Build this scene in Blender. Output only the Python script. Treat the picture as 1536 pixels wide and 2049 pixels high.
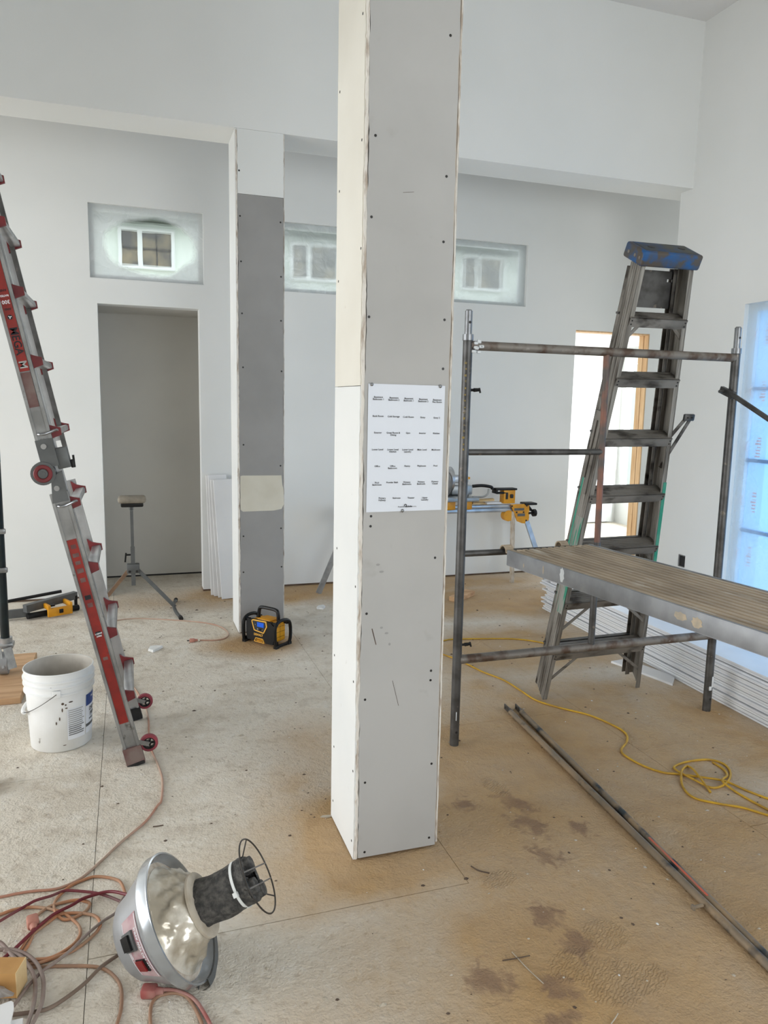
import bpy, bmesh, math, random
from math import sin, cos, pi, radians, sqrt
from mathutils import Vector, Matrix
random.seed(11)
V3 = Vector
scene = bpy.context.scene
for o in list(bpy.data.objects):
    bpy.data.objects.remove(o, do_unlink=True)
COL = scene.collection

# ------------------------------------------------------------------ camera
F_PX, PITCH, ROLL, YAW = 1508.94, 0.142572, 0.0194184, 0.326831
EYE = V3((0.0, 0.0, 1.6))
FWD = V3((sin(YAW) * cos(PITCH), cos(YAW) * cos(PITCH), -sin(PITCH)))
_r = V3((cos(YAW), -sin(YAW), 0)); _u = _r.cross(FWD)
RT = _r * cos(ROLL) + _u * sin(ROLL); UP = -_r * sin(ROLL) + _u * cos(ROLL)
cd = bpy.data.cameras.new('camera'); cam = bpy.data.objects.new('camera', cd); COL.objects.link(cam)
cd.sensor_fit = 'HORIZONTAL'; cd.sensor_width = 36.0; cd.lens = 36.0 * F_PX / 1536.0
cd.clip_start = 0.02; cd.clip_end = 200
m = Matrix.Identity(4)
for i in range(3):
    m[i][0] = RT[i]; m[i][1] = UP[i]; m[i][2] = -FWD[i]; m[i][3] = EYE[i]
cam.matrix_world = m
scene.camera = cam

# ------------------------------------------------------------------ world, lights, exposure
vs = scene.view_settings
vs.view_transform = 'Standard'; vs.look = 'None'; vs.gamma = 1.0; vs.use_curve_mapping = False
vs.exposure = -0.05
w = bpy.data.worlds.new('overcast_sky'); scene.world = w; w.use_nodes = True
bg = w.node_tree.nodes['Background']
bg.inputs[0].default_value = (0.86, 0.93, 1.0, 1); bg.inputs[1].default_value = 2.2

def area(name, loc, rot, sx, sy, power, col):
    l = bpy.data.lights.new(name, 'AREA'); l.shape = 'RECTANGLE'; l.size = sx; l.size_y = sy
    l.energy = power; l.color = col
    o = bpy.data.objects.new(name, l); COL.objects.link(o)
    o.location = loc; o.rotation_euler = rot
    return o
# daylight entering through the glazed openings of the left wall, the wall behind the camera,
# the big window of the right wall, and the back room's window
area('daylight_left', (-6.58, 3.2, 1.3), (0, radians(-90), 0), 2.3, 6.0, 290, (0.97, 0.985, 1.0))
area('daylight_rear', (2.6, -3.1, 1.75), (radians(90), 0, 0), 3.0, 2.0, 112, (0.93, 0.97, 1.0))
area('daylight_right', (4.46, 3.2, 1.25), (0, radians(90), 0), 2.1, 2.4, 16, (0.80, 0.91, 1.0))
area('daylight_backroom', (6.66, 7.9, 1.3), (0, radians(90), 0), 1.8, 2.0, 80, (0.95, 0.98, 1.0))

area('hall_fill', (6.70, 5.85, 1.9), (0, radians(90), 0), 2.6, .9, 9, (0.96, 0.985, 1.0))  # fill light added at the unseen hall end to brighten the back wall

# ------------------------------------------------------------------ pixel -> floor helper (for cords lying on the floor)
def fl(x, y, z=0.0):
    d = RT * ((x - 768) / F_PX) - UP * ((y - 1024.5) / F_PX) + FWD
    return EYE + d * ((z - EYE.z) / d.z)

# ------------------------------------------------------------------ materials
def lin(c):
    return tuple(((v / 255) / 12.92 if v / 255 <= 0.04045 else ((v / 255 + 0.055) / 1.055) ** 2.4) for v in c) + (1,)
MATS = {}
def M(name, c1, c2=None, rough=0.6, metal=0.0, scale=6.0, detail=6, lo=0.4, hi=0.65, bump=0.0, bscale=80.0, stretch=(1, 1, 1), c3=None, s3=40, lo3=.62, hi3=.7, spec=0.5):
    if name in MATS: return MATS[name]
    mt = bpy.data.materials.new(name); mt.use_nodes = True
    nt = mt.node_tree; N = nt.nodes; L = nt.links
    p = N['Principled BSDF']
    p.inputs['Roughness'].default_value = rough; p.inputs['Metallic'].default_value = metal
    p.inputs['Base Color'].default_value = lin(c1)
    p.inputs['Specular IOR Level'].default_value = spec
    tc = N.new('ShaderNodeTexCoord'); mp = N.new('ShaderNodeMapping'); mp.inputs['Scale'].default_value = stretch
    L.new(tc.outputs['Object'], mp.inputs['Vector'])
    last = None
    if c2:
        nz = N.new('ShaderNodeTexNoise'); nz.inputs['Scale'].default_value = scale; nz.inputs['Detail'].default_value = detail
        L.new(mp.outputs[0], nz.inputs['Vector'])
        mr = N.new('ShaderNodeMapRange'); mr.inputs[1].default_value = lo; mr.inputs[2].default_value = hi
        L.new(nz.outputs[0], mr.inputs[0])
        mx = N.new('ShaderNodeMix'); mx.data_type = 'RGBA'
        mx.inputs[6].default_value = lin(c1); mx.inputs[7].default_value = lin(c2)
        L.new(mr.outputs[0], mx.inputs[0]); last = mx.outputs[2]
        if c3:
            nz3 = N.new('ShaderNodeTexNoise'); nz3.inputs['Scale'].default_value = s3; nz3.inputs['Detail'].default_value = 4
            L.new(mp.outputs[0], nz3.inputs['Vector'])
            mr3 = N.new('ShaderNodeMapRange'); mr3.inputs[1].default_value = lo3; mr3.inputs[2].default_value = hi3
            L.new(nz3.outputs[0], mr3.inputs[0])
            mx3 = N.new('ShaderNodeMix'); mx3.data_type = 'RGBA'
            L.new(mr3.outputs[0], mx3.inputs[0]); L.new(last, mx3.inputs[6]); mx3.inputs[7].default_value = lin(c3)
            last = mx3.outputs[2]
        L.new(last, p.inputs['Base Color'])
    if bump:
        nb = N.new('ShaderNodeTexNoise'); nb.inputs['Scale'].default_value = bscale; nb.inputs['Detail'].default_value = 5
        L.new(mp.outputs[0], nb.inputs['Vector'])
        bp = N.new('ShaderNodeBump'); bp.inputs['Strength'].default_value = bump; bp.inputs['Distance'].default_value = 0.01
        L.new(nb.outputs[0], bp.inputs['Height']); L.new(bp.outputs[0], p.inputs['Normal'])
    MATS[name] = mt
    return mt

M('wall_paint', (235, 236, 234), (229, 231, 229), rough=.75, scale=1.1, detail=3, lo=.35, hi=.7, bump=.04, bscale=160)
M('ceiling_paint', (230, 229, 228), (224, 223, 222), rough=.85, scale=1.5, detail=3, bump=.08, bscale=220)
M('niche_paint', (220, 218, 211), (213, 211, 205), rough=.8, scale=1.5, detail=3)
M('grey_paper', (184, 183, 181), (177, 176, 174), rough=.85, scale=2.5, detail=8, c3=(170, 168, 165), s3=9, lo3=.66, hi3=.8, spec=.25)
M('dark_grey_paper', (158, 157, 155), (150, 149, 147), rough=.85, scale=3, detail=8, spec=.25)
M('ivory_board', (228, 225, 215), (221, 217, 206), rough=.7, scale=2, detail=4, c3=(205, 196, 180), s3=14, lo3=.7, hi3=.78)
M('white_board', (230, 231, 229), (223, 225, 224), rough=.65, scale=2, detail=4, c3=(205, 203, 198), s3=18, lo3=.72, hi3=.8)
M('torn_edge', (226, 221, 213), (178, 164, 150), rough=.9, scale=60, detail=8, lo=.5, hi=.66, stretch=(1, 1, .22), bump=.4, bscale=120)
M('brown_edge', (206, 196, 182), (178, 162, 142), rough=.9, scale=40, detail=8, stretch=(1, 1, .4))
M('joint_compound', (214, 210, 196), (205, 200, 184), rough=.8, scale=5)
M('screw', (22, 20, 19), rough=.5)
M('paper_white', (226, 231, 240), rough=.7)
M('ink', (20, 20, 26), rough=.7)
M('steel_tack', (150, 152, 155), rough=.25, metal=.9)
M('plate_wood', (120, 100, 82), (92, 74, 60), rough=.9, scale=8)
M('stud_wood', (234, 198, 154), (216, 174, 128), rough=.75, scale=5, stretch=(6, 6, .6), c3=(120, 78, 46), s3=9, lo3=.7, hi3=.76)
M('plank_wood', (214, 176, 136), (186, 146, 108), rough=.75, scale=4, stretch=(.6, 5, 5), c3=(120, 88, 62), s3=5, lo3=.68, hi3=.76)
M('white_trim', (236, 236, 236), (228, 229, 230), rough=.45, scale=3)
M('siding_white', (243, 244, 246), (232, 234, 238), rough=.4, scale=3)
M('cardboard', (196, 150, 92), (182, 136, 80), rough=.8, scale=12)
M('cardboard_edge', (222, 196, 150), (206, 176, 128), rough=.8, scale=12)
M('alu', (156, 156, 155), (128, 128, 127), rough=.42, metal=.6, scale=9, detail=8, c3=(96, 95, 93), s3=26, lo3=.64, hi3=.74)
M('alu_bright', (192, 193, 195), (164, 165, 167), rough=.3, metal=.8, scale=9)
M('alu_dirty', (136, 131, 124), (98, 93, 86), rough=.5, metal=.4, scale=7, detail=9, c3=(60, 54, 48), s3=14, lo3=.54, hi3=.68, stretch=(.5, 1, 1))
M('alu_rail', (152, 148, 141), (108, 103, 96), rough=.45, metal=.45, scale=10, detail=9, stretch=(4, .22, 4), c3=(84, 78, 71), s3=11, lo3=.56, hi3=.70)
M('teal_tape', (40, 142, 118), (74, 150, 128), rough=.5, scale=14, detail=6)
M('teal_worn', (52, 138, 112), (150, 149, 143), rough=.5, scale=12, detail=8, stretch=(4, .35, 4), lo=.44, hi=.54)
M('blue_plastic', (18, 80, 136), (70, 68, 66), rough=.55, scale=10, detail=8, lo=.42, hi=.60, c3=(78, 70, 62), s3=16, lo3=.50, hi3=.60)
M('cap_top', (70, 72, 66), (40, 70, 110), rough=.7, scale=13, detail=8, c3=(120, 150, 84), s3=8, lo3=.62, hi3=.66)
M('steel_dark', (94, 93, 92), (68, 66, 64), rough=.42, metal=.5, scale=14, detail=8, c3=(128, 118, 108), s3=30, lo3=.66, hi3=.74)
M('steel_rust', (132, 126, 119), (94, 76, 64), rough=.55, metal=.45, scale=12, detail=9, lo=.46, hi=.62, c3=(150, 145, 138), s3=26, lo3=.64, hi3=.72)
M('steel_orange', (94, 88, 84), (142, 98, 82), rough=.6, metal=.3, scale=7, detail=8, lo=.42, hi=.6)
M('steel_light', (150, 152, 155), (118, 119, 121), rough=.35, metal=.7, scale=12)
M('dust_deck', (190, 172, 148), (162, 146, 125), rough=.75, metal=.15, scale=10, detail=9, c3=(206, 196, 180), s3=12, lo3=.62, hi3=.72, stretch=(1, .3, 1))
M('deck_rail', (158, 160, 163), (132, 134, 137), rough=.5, metal=.4, scale=8, detail=8, c3=(168, 164, 156), s3=10, lo3=.68, hi3=.74)
M('paint_splash', (222, 226, 228), rough=.6)
M('red_label', (140, 30, 18), (116, 24, 17), rough=.45, scale=14, detail=8, c3=(96, 40, 34), s3=12, lo3=.64, hi3=.72)
M('red_plastic', (122, 34, 38), (96, 28, 32), rough=.45, scale=10)
M('red_worn', (96, 56, 54), (120, 104, 98), rough=.55, scale=12, detail=8)
M('wheel_red', (150, 60, 72), (124, 48, 58), rough=.6, scale=12)
M('black_plastic', (13, 13, 14), (21, 20, 20), rough=.45, scale=20, spec=.3)
M('black_rubber', (22, 22, 22), (40, 38, 37), rough=.8, scale=20)
M('yellow_plastic', (226, 158, 22), (206, 140, 20), rough=.45, scale=14)
M('yellow_trim', (232, 176, 70), rough=.45)
M('lcd_blue', (20, 96, 224), rough=.3)
M('bucket_white', (236, 237, 236), (222, 221, 216), rough=.4, scale=4, detail=6, c3=(120, 112, 104), s3=16, lo3=.70, hi3=.75)
M('bucket_inside', (206, 200, 190), (178, 172, 162), rough=.7, scale=7, detail=8)
M('label_blue', (26, 62, 130), rough=.5)
M('label_grey', (176, 176, 174), (150, 150, 148), rough=.6, scale=40, stretch=(.2, .2, 3))
M('label_white', (228, 230, 234), rough=.5)
M('wire_dark', (70, 66, 62), rough=.4, metal=.6)
M('cord_yellow', (206, 162, 40), (176, 136, 44), rough=.55, scale=12)
M('cord_orange', (190, 128, 88), (172, 138, 112), rough=.6, scale=9)
M('cord_salmon', (186, 160, 142), (178, 128, 106), rough=.6, scale=2.5, lo=.45, hi=.6)
M('cord_tan', (168, 130, 104), (150, 118, 96), rough=.6, scale=10)
M('cord_red', (112, 32, 42), (138, 96, 94), rough=.5, scale=5, lo=.5, hi=.7)
M('cord_plum', (120, 86, 86), (112, 40, 48), rough=.6, scale=6, lo=.45, hi=.55)
M('cord_grey', (150, 136, 128), (132, 112, 104), rough=.6, scale=10)
M('cord_brown', (124, 106, 92), (108, 90, 78), rough=.6, scale=10)
M('plug_salmon', (190, 134, 118), (174, 116, 100), rough=.6, scale=20)
M('plug_red', (160, 84, 80), (176, 134, 124), rough=.6, scale=14)
M('vac_body', (158, 160, 163), (140, 142, 145), rough=.35, metal=.35, scale=5, detail=6, c3=(180, 178, 174), s3=8, lo3=.6, hi3=.75)
M('vac_rim', (176, 180, 184), (150, 154, 158), rough=.22, metal=.6, scale=6)
M('foil_film', (226, 220, 208), (176, 166, 148), rough=.24, metal=.3, scale=11, detail=5, lo=.42, hi=.6, bump=.45, bscale=8)
M('foam', (66, 65, 64), (112, 109, 104), rough=.95, scale=60, detail=8, lo=.4, hi=.7, bump=1.0, bscale=190, c3=(128, 122, 112), s3=9, lo3=.6, hi3=.75)
M('zip_tie', (226, 228, 226), rough=.4)
M('vac_label', (184, 158, 160), (160, 112, 120), rough=.6, scale=14, detail=8, c3=(176, 160, 160), s3=12, lo3=.55, hi3=.65)
M('switch_red', (120, 12, 16), rough=.4)
M('stand_grey', (98, 100, 100), (84, 86, 86), rough=.5, metal=.3, scale=10)
M('stand_wood', (146, 138, 124), (108, 102, 92), rough=.7, scale=8)
M('green_steel', (20, 34, 36), (12, 20, 22), rough=.4, metal=.3, scale=10)
M('teal_steel', (18, 104, 106), rough=.4, metal=.3)
M('zinc', (170, 172, 174), (128, 130, 132), rough=.3, metal=.75, scale=14)
M('wheel_grey', (150, 152, 154), (126, 128, 130), rough=.5, scale=10)
M('saw_silver', (170, 172, 172), (150, 152, 152), rough=.35, metal=.6, scale=10)
M('box_black', (22, 24, 26), rough=.6)
M('house_siding', (236, 244, 234), (230, 238, 228), rough=.8, scale=3)
M('house_trim', (236, 240, 236), rough=.7)
M('house_glass', (96, 94, 90), (150, 138, 112), rough=.25, scale=3, detail=3)
M('house_roof', (92, 104, 92), (74, 84, 76), rough=.9, scale=10)
M('ground', (150, 146, 138), (136, 132, 124), rough=.9, scale=2)
M('plaster_chip', (234, 234, 232), (220, 219, 215), rough=.8, scale=20)
M('debris_dark', (74, 60, 50), (104, 88, 74), rough=.9, scale=20)
M('debris_light', (196, 186, 170), (176, 164, 146), rough=.9, scale=20)
M('window_vinyl', (232, 234, 234), (224, 226, 227), rough=.4, scale=4)
M('print_red', (240, 196, 202), rough=.6)
M('screen_bg', (34, 36, 38), rough=.4)

def glass_mat():
    mt = bpy.data.materials.new('pane_glass'); mt.use_nodes = True
    nt = mt.node_tree; N = nt.nodes; L = nt.links; N.remove(N['Principled BSDF'])
    t = N.new('ShaderNodeBsdfTransparent'); g = N.new('ShaderNodeBsdfGlossy'); g.inputs['Roughness'].default_value = .03
    f = N.new('ShaderNodeFresnel'); f.inputs['IOR'].default_value = 1.35
    mx = N.new('ShaderNodeMixShader'); L.new(f.outputs[0], mx.inputs[0]); L.new(t.outputs[0], mx.inputs[1]); L.new(g.outputs[0], mx.inputs[2])
    L.new(mx.outputs[0], N['Material Output'].inputs[0]); MATS['pane_glass'] = mt
glass_mat()

def film_mat(name, centre, rad, clear, tint=(250, 252, 251), body=(238, 241, 241), rough=.16, edge=.45, dens=.75):
    """thin masking film: milky where it hangs free, clear where it is pressed against the pane"""
    mt = bpy.data.materials.new(name); mt.use_nodes = True
    nt = mt.node_tree; N = nt.nodes; L = nt.links; N.remove(N['Principled BSDF'])
    tc = N.new('ShaderNodeTexCoord')
    sub = N.new('ShaderNodeVectorMath'); sub.operation = 'SUBTRACT'; sub.inputs[1].default_value = centre
    L.new(tc.outputs['Object'], sub.inputs[0])
    dv = N.new('ShaderNodeVectorMath'); dv.operation = 'DIVIDE'; dv.inputs[1].default_value = rad
    L.new(sub.outputs[0], dv.inputs[0])
    nz = N.new('ShaderNodeTexNoise'); nz.inputs['Scale'].default_value = 5; nz.inputs['Detail'].default_value = 4
    L.new(tc.outputs['Object'], nz.inputs['Vector'])
    ln = N.new('ShaderNodeVectorMath'); ln.operation = 'LENGTH'; L.new(dv.outputs[0], ln.inputs[0])
    ad = N.new('ShaderNodeMath'); ad.operation = 'MULTIPLY_ADD'; ad.inputs[1].default_value = .35
    L.new(nz.outputs[0], ad.inputs[0]); L.new(ln.outputs['Value'], ad.inputs[2])
    mr = N.new('ShaderNodeMapRange'); mr.inputs[1].default_value = 1.02; mr.inputs[2].default_value = 1.02 + edge
    mr.inputs[3].default_value = 1 - clear; mr.inputs[4].default_value = dens
    L.new(ad.outputs[0], mr.inputs[0])
    t = N.new('ShaderNodeBsdfTransparent'); t.inputs[0].default_value = lin(tint)
    rf = N.new('ShaderNodeBsdfRefraction'); rf.inputs['Roughness'].default_value = rough; rf.inputs['IOR'].default_value = 1.02; rf.inputs[0].default_value = lin(tint)
    tl = N.new('ShaderNodeBsdfTranslucent'); tl.inputs[0].default_value = lin(body)
    df = N.new('ShaderNodeBsdfDiffuse'); df.inputs[0].default_value = lin(body)
    gl = N.new('ShaderNodeBsdfGlossy'); gl.inputs['Roughness'].default_value = .25; gl.inputs[0].default_value = (.8, .8, .8, 1)
    a1 = N.new('ShaderNodeMixShader'); a1.inputs[0].default_value = .5; L.new(tl.outputs[0], a1.inputs[1]); L.new(df.outputs[0], a1.inputs[2])
    a2 = N.new('ShaderNodeMixShader'); a2.inputs[0].default_value = .08; L.new(a1.outputs[0], a2.inputs[1]); L.new(gl.outputs[0], a2.inputs[2])
    b1 = N.new('ShaderNodeMixShader'); b1.inputs[0].default_value = .55; L.new(t.outputs[0], b1.inputs[1]); L.new(rf.outputs[0], b1.inputs[2])
    mx = N.new('ShaderNodeMixShader'); L.new(mr.outputs[0], mx.inputs[0]); L.new(b1.outputs[0], mx.inputs[1]); L.new(a2.outputs[0], mx.inputs[2])
    L.new(mx.outputs[0], N['Material Output'].inputs[0]); MATS[name] = mt
    wv = N.new('ShaderNodeTexNoise'); wv.inputs['Scale'].default_value = 9; wv.inputs['Detail'].default_value = 3; wv.inputs['Distortion'].default_value = 2
    L.new(tc.outputs['Object'], wv.inputs['Vector'])
    bp = N.new('ShaderNodeBump'); bp.inputs['Strength'].default_value = .5; bp.inputs['Distance'].default_value = .02
    L.new(wv.outputs[0], bp.inputs['Height'])
    for s in (tl, df, gl): L.new(bp.outputs[0], s.inputs['Normal'])
    return mt

def floor_mat():
    mt = bpy.data.materials.new('subfloor'); mt.use_nodes = True
    nt = mt.node_tree; N = nt.nodes; L = nt.links; p = N['Principled BSDF']; p.inputs['Roughness'].default_value = .85
    p.inputs['Specular IOR Level'].default_value = .3
    tc = N.new('ShaderNodeTexCoord'); P = tc.outputs['Object']
    def noise(s, d=6, st=None, dist=0):
        n = N.new('ShaderNodeTexNoise'); n.inputs['Scale'].default_value = s; n.inputs['Detail'].default_value = d; n.inputs['Distortion'].default_value = dist
        if st:
            mp = N.new('ShaderNodeMapping'); mp.inputs['Scale'].default_value = st; L.new(P, mp.inputs[0]); L.new(mp.outputs[0], n.inputs['Vector'])
        else: L.new(P, n.inputs['Vector'])
        return n.outputs[0]
    def rng(a, lo, hi, o0=0., o1=1.):
        r = N.new('ShaderNodeMapRange'); r.inputs[1].default_value = lo; r.inputs[2].default_value = hi
        r.inputs[3].default_value = o0; r.inputs[4].default_value = o1; L.new(a, r.inputs[0]); return r.outputs[0]
    def mixc(f, a, b):
        x = N.new('ShaderNodeMix'); x.data_type = 'RGBA'
        if isinstance(f, float): x.inputs[0].default_value = f
        else: L.new(f, x.inputs[0])
        for i, v in ((6, a), (7, b)):
            if isinstance(v, tuple): x.inputs[i].default_value = v
            else: L.new(v, x.inputs[i])
        return x.outputs[2]
    def math_(op, a, b):
        x = N.new('ShaderNodeMath'); x.operation = op
        for i, v in ((0, a), (1, b)):
            if isinstance(v, float): x.inputs[i].default_value = v
            else: L.new(v, x.inputs[i])
        return x.outputs[0]
    def blob(cx, cy, rx, ry, rot=0.0):
        mp = N.new('ShaderNodeMapping'); mp.vector_type = 'TEXTURE'
        mp.inputs['Location'].default_value = (cx, cy, 0); mp.inputs['Rotation'].default_value = (0, 0, rot); mp.inputs['Scale'].default_value = (rx, ry, 1)
        L.new(P, mp.inputs[0])
        sc = N.new('ShaderNodeVectorMath'); sc.operation = 'MULTIPLY'; sc.inputs[1].default_value = (1, 1, 0); L.new(mp.outputs[0], sc.inputs[0])
        ln = N.new('ShaderNodeVectorMath'); ln.operation = 'LENGTH'; L.new(sc.outputs[0], ln.inputs[0]); return ln.outputs['Value']
    n1 = noise(2.2, 8); n2 = noise(9, 8); n3 = noise(38, 6); n4 = noise(120, 4); n5 = noise(26, 8, (1, .8, 1), .6)
    c = mixc(rng(n1, .36, .64), lin((229, 221, 207)), lin((212, 202, 186)))
    c = mixc(rng(n2, .55, .72, 0, .55), c, lin((234, 229, 219)))
    c = mixc(rng(n2, .34, .46, .45, 0), c, lin((184, 170, 152)))
    c = mixc(rng(n3, .58, .72, 0, .45), c, lin((236, 232, 224)))
    c = mixc(rng(n3, .30, .42, .5, 0), c, lin((172, 157, 138)))
    # sawdust drifts
    drift = None
    for (cx, cy, rx, ry, ro) in [(1.45, 1.6, 1.05, 1.05, .2), (0.9, 2.45, .66, .50, 0), (1.9, 2.75, .95, .75, .3), (1.9, 6.15, 2.2, .45, 0), (2.9, 5.5, 1.2, .6, 0), (1.4, 2.35, .75, .7, 0), (.75, 4.85, .35, .3, 0), (2.3, 1.6, .9, 1.2, 0), (2.0, 2.9, 1.5, 1.1, .2), (2.4, 4.3, .9, .6, 0)]:
        b = rng(math_('ADD', blob(cx, cy, rx, ry, ro), math_('MULTIPLY', n1, .9)), 1.62, .98)
        drift = b if drift is None else math_('MAXIMUM', drift, b)
    saw = mixc(rng(n2, .35, .65), lin((190, 154, 106)), lin((172, 137, 91)))
    saw = mixc(rng(n4, .4, .6, 0, .5), saw, lin((184, 149, 103)))
    c = mixc(math_('MULTIPLY', drift, rng(n1, .30, .66, .97, .74)), c, saw)
    # scuffed boot prints where the dust is trodden away
    pr = None
    for (px, py, rx, ry, ro) in [(1028, 1606, .05, .10, .5), (1060, 1650, .055, .10, .4), (1095, 1712, .05, .08, .3), (1095, 1832, .06, .065, 0), (1152, 1892, .055, .06, 0), (1122, 1978, .05, .06, .4),
                                (980, 1962, .07, .07, 0), (930, 1610, .06, .05, 0), (1165, 1660, .05, .05, 0), (1120, 2040, .06, .03, 0)]:
        q = fl(px, py)
        b = rng(math_('ADD', blob(q.x, q.y, rx * 1.15, ry * 1.15, ro), math_('MULTIPLY', n5, 2.6)), 2.25, 1.75)
        pr = b if pr is None else math_('MAXIMUM', pr, b)
    c = mixc(math_('MULTIPLY', pr, rng(n2, .3, .6, .4, .8)), c, lin((140, 112, 90)))
    L.new(c, p.inputs['Base Color'])
    # relief: grain, drifts and boot treads
    wv = N.new('ShaderNodeTexWave'); wv.inputs['Scale'].default_value = 32; wv.inputs['Distortion'].default_value = 6; wv.inputs['Detail'].default_value = 1; wv.inputs['Detail Scale'].default_value = 2
    mpw = N.new('ShaderNodeMapping'); mpw.inputs['Rotation'].default_value = (0, 0, .9); L.new(P, mpw.inputs[0]); L.new(mpw.outputs[0], wv.inputs[0])
    tread = None
    for (px, py, rx, ry) in [(1235, 1965, .12, .09), (1150, 1930, .1, .07), (990, 1575, .05, .09), (1290, 1960, .09, .06), (1000, 1760, .08, .05), (1210, 1870, .08, .08)]:
        q = fl(px, py); b = rng(blob(q.x, q.y, rx, ry, .3), 1.0, .75)
        tread = b if tread is None else math_('MAXIMUM', tread, b)
    h = math_('ADD', math_('MULTIPLY', n3, .55), math_('MULTIPLY', n4, .35))
    h = math_('ADD', h, math_('MULTIPLY', math_('MULTIPLY', wv.outputs[0], tread), .35))
    h = math_('ADD', h, math_('MULTIPLY', noise(14, 6, (1, 1, 1), 1.5), .5))
    bp = N.new('ShaderNodeBump'); bp.inputs['Strength'].default_value = .9; bp.inputs['Distance'].default_value = .012
    L.new(h, bp.inputs['Height']); L.new(bp.outputs[0], p.inputs['Normal'])
    MATS['subfloor'] = mt
floor_mat()

# ------------------------------------------------------------------ mesh helpers
WM = {}
class MB:
    def __init__(s): s.v = []; s.f = []
    def add(s, verts, faces, mtx=None):
        b = len(s.v)
        for p in verts:
            p = V3(p); s.v.append(mtx @ p if mtx else p)
        s.f += [tuple(i + b for i in f) for f in faces]
        return s
    def box(s, a, b, mtx=None):
        x0, y0, z0 = a; x1, y1, z1 = b
        return s.add([(x0, y0, z0), (x1, y0, z0), (x1, y1, z0), (x0, y1, z0), (x0, y0, z1), (x1, y0, z1), (x1, y1, z1), (x0, y1, z1)],
                     [(0, 3, 2, 1), (4, 5, 6, 7), (0, 1, 5, 4), (1, 2, 6, 5), (2, 3, 7, 6), (3, 0, 4, 7)], mtx)
    def rbox(s, a, b, r, mtx=None, seg=2):
        bm = bmesh.new(); bmesh.ops.create_cube(bm, size=1)
        c = [(a[i] + b[i]) / 2 for i in range(3)]; d = [b[i] - a[i] for i in range(3)]
        for v in bm.verts: v.co = V3((v.co.x * d[0] + c[0], v.co.y * d[1] + c[1], v.co.z * d[2] + c[2]))
        bmesh.ops.bevel(bm, geom=list(bm.edges), offset=min(r, min(map(abs, d)) * .49), segments=seg, affect='EDGES', profile=.5)
        bm.verts.index_update()
        s.add([v.co.copy() for v in bm.verts], [[v.index for v in f.verts] for f in bm.faces], mtx); bm.free(); return s
    def bar(s, p0, p1, wd, ht, ref=(0, 0, 1), off=(0, 0)):
        """bar p0->p1, wd across (perp to ref), ht along ref"""
        p0 = V3(p0); p1 = V3(p1); d = (p1 - p0); L_ = d.length; d.normalize()
        rf = V3(ref); rf = (rf - d * rf.dot(d)); rf.normalize(); sd = d.cross(rf)
        mt = Matrix(((sd.x, rf.x, d.x, p0.x), (sd.y, rf.y, d.y, p0.y), (sd.z, rf.z, d.z, p0.z), (0, 0, 0, 1)))
        return s.box((-wd / 2 + off[0], -ht / 2 + off[1], 0), (wd / 2 + off[0], ht / 2 + off[1], L_), mt)
    def cyl(s, p0, p1, r, r2=None, n=14, cap=True):
        p0 = V3(p0); p1 = V3(p1); d = p1 - p0; L_ = d.length
        q = d.to_track_quat('Z', 'Y').to_matrix().to_4x4(); q.translation = p0
        if r2 is None: r2 = r
        vs_ = [(r * cos(2 * pi * i / n), r * sin(2 * pi * i / n), 0) for i in range(n)] + [(r2 * cos(2 * pi * i / n), r2 * sin(2 * pi * i / n), L_) for i in range(n)]
        fs = [(i, (i + 1) % n, n + (i + 1) % n, n + i) for i in range(n)]
        if cap: fs += [tuple(reversed(range(n))), tuple(range(n, 2 * n))]
        return s.add(vs_, fs, q)
    def lathe(s, prof, n=32, mtx=None, closed=False, a0=0, a1=2 * pi):
        full = abs(a1 - a0 - 2 * pi) < 1e-6; k = n if full else n + 1
        vs_ = []; 
        for (r, z) in prof:
            for i in range(k):
                a = a0 + (a1 - a0) * i / n; vs_.append((r * cos(a), r * sin(a), z))
        fs = []
        for j in range(len(prof) - 1 + (1 if closed else 0)):
            j2 = (j + 1) % len(prof)
            for i in range(n):
                i2 = (i + 1) % k; fs.append((j * k + i, j * k + i2, j2 * k + i2, j2 * k + i))
        return s.add(vs_, fs, mtx)
    def prism(s, poly, z0, z1, mtx=None):
        n = len(poly); vs_ = [(x, y, z0) for x, y in poly] + [(x, y, z1) for x, y in poly]
        fs = [tuple(reversed(range(n))), tuple(range(n, 2 * n))] + [(i, (i + 1) % n, n + (i + 1) % n, n + i) for i in range(n)]
        return s.add(vs_, fs, mtx)
    def tube(s, pts, r, n=8, closed=False):
        pts = [V3(p) for p in pts]; N_ = len(pts); vs_ = []; up = None
        for i, p in enumerate(pts):
            if closed: t = pts[(i + 1) % N_] - pts[i - 1]
            else: t = pts[min(i + 1, N_ - 1)] - pts[max(i - 1, 0)]
            if t.length < 1e-9: t = V3((0, 0, 1))
            t.normalize()
            if up is None: up = t.orthogonal().normalized()
            up = up - t * up.dot(t)
            if up.length < 1e-6: up = t.orthogonal()
            up.normalize(); b = t.cross(up)
            rr = r(i / (N_ - 1)) if callable(r) else r
            for k in range(n):
                a = 2 * pi * k / n; vs_.append(p + up * (rr * cos(a)) + b * (rr * sin(a)))
        fs = []
        for i in range(N_ if closed else N_ - 1):
            i2 = (i + 1) % N_
            for k in range(n):
                k2 = (k + 1) % n; fs.append((i * n + k, i * n + k2, i2 * n + k2, i2 * n + k))
        if not closed: fs += [tuple(reversed(range(n))), tuple((N_ - 1) * n + k for k in range(n))]
        return s.add(vs_, fs)
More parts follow.
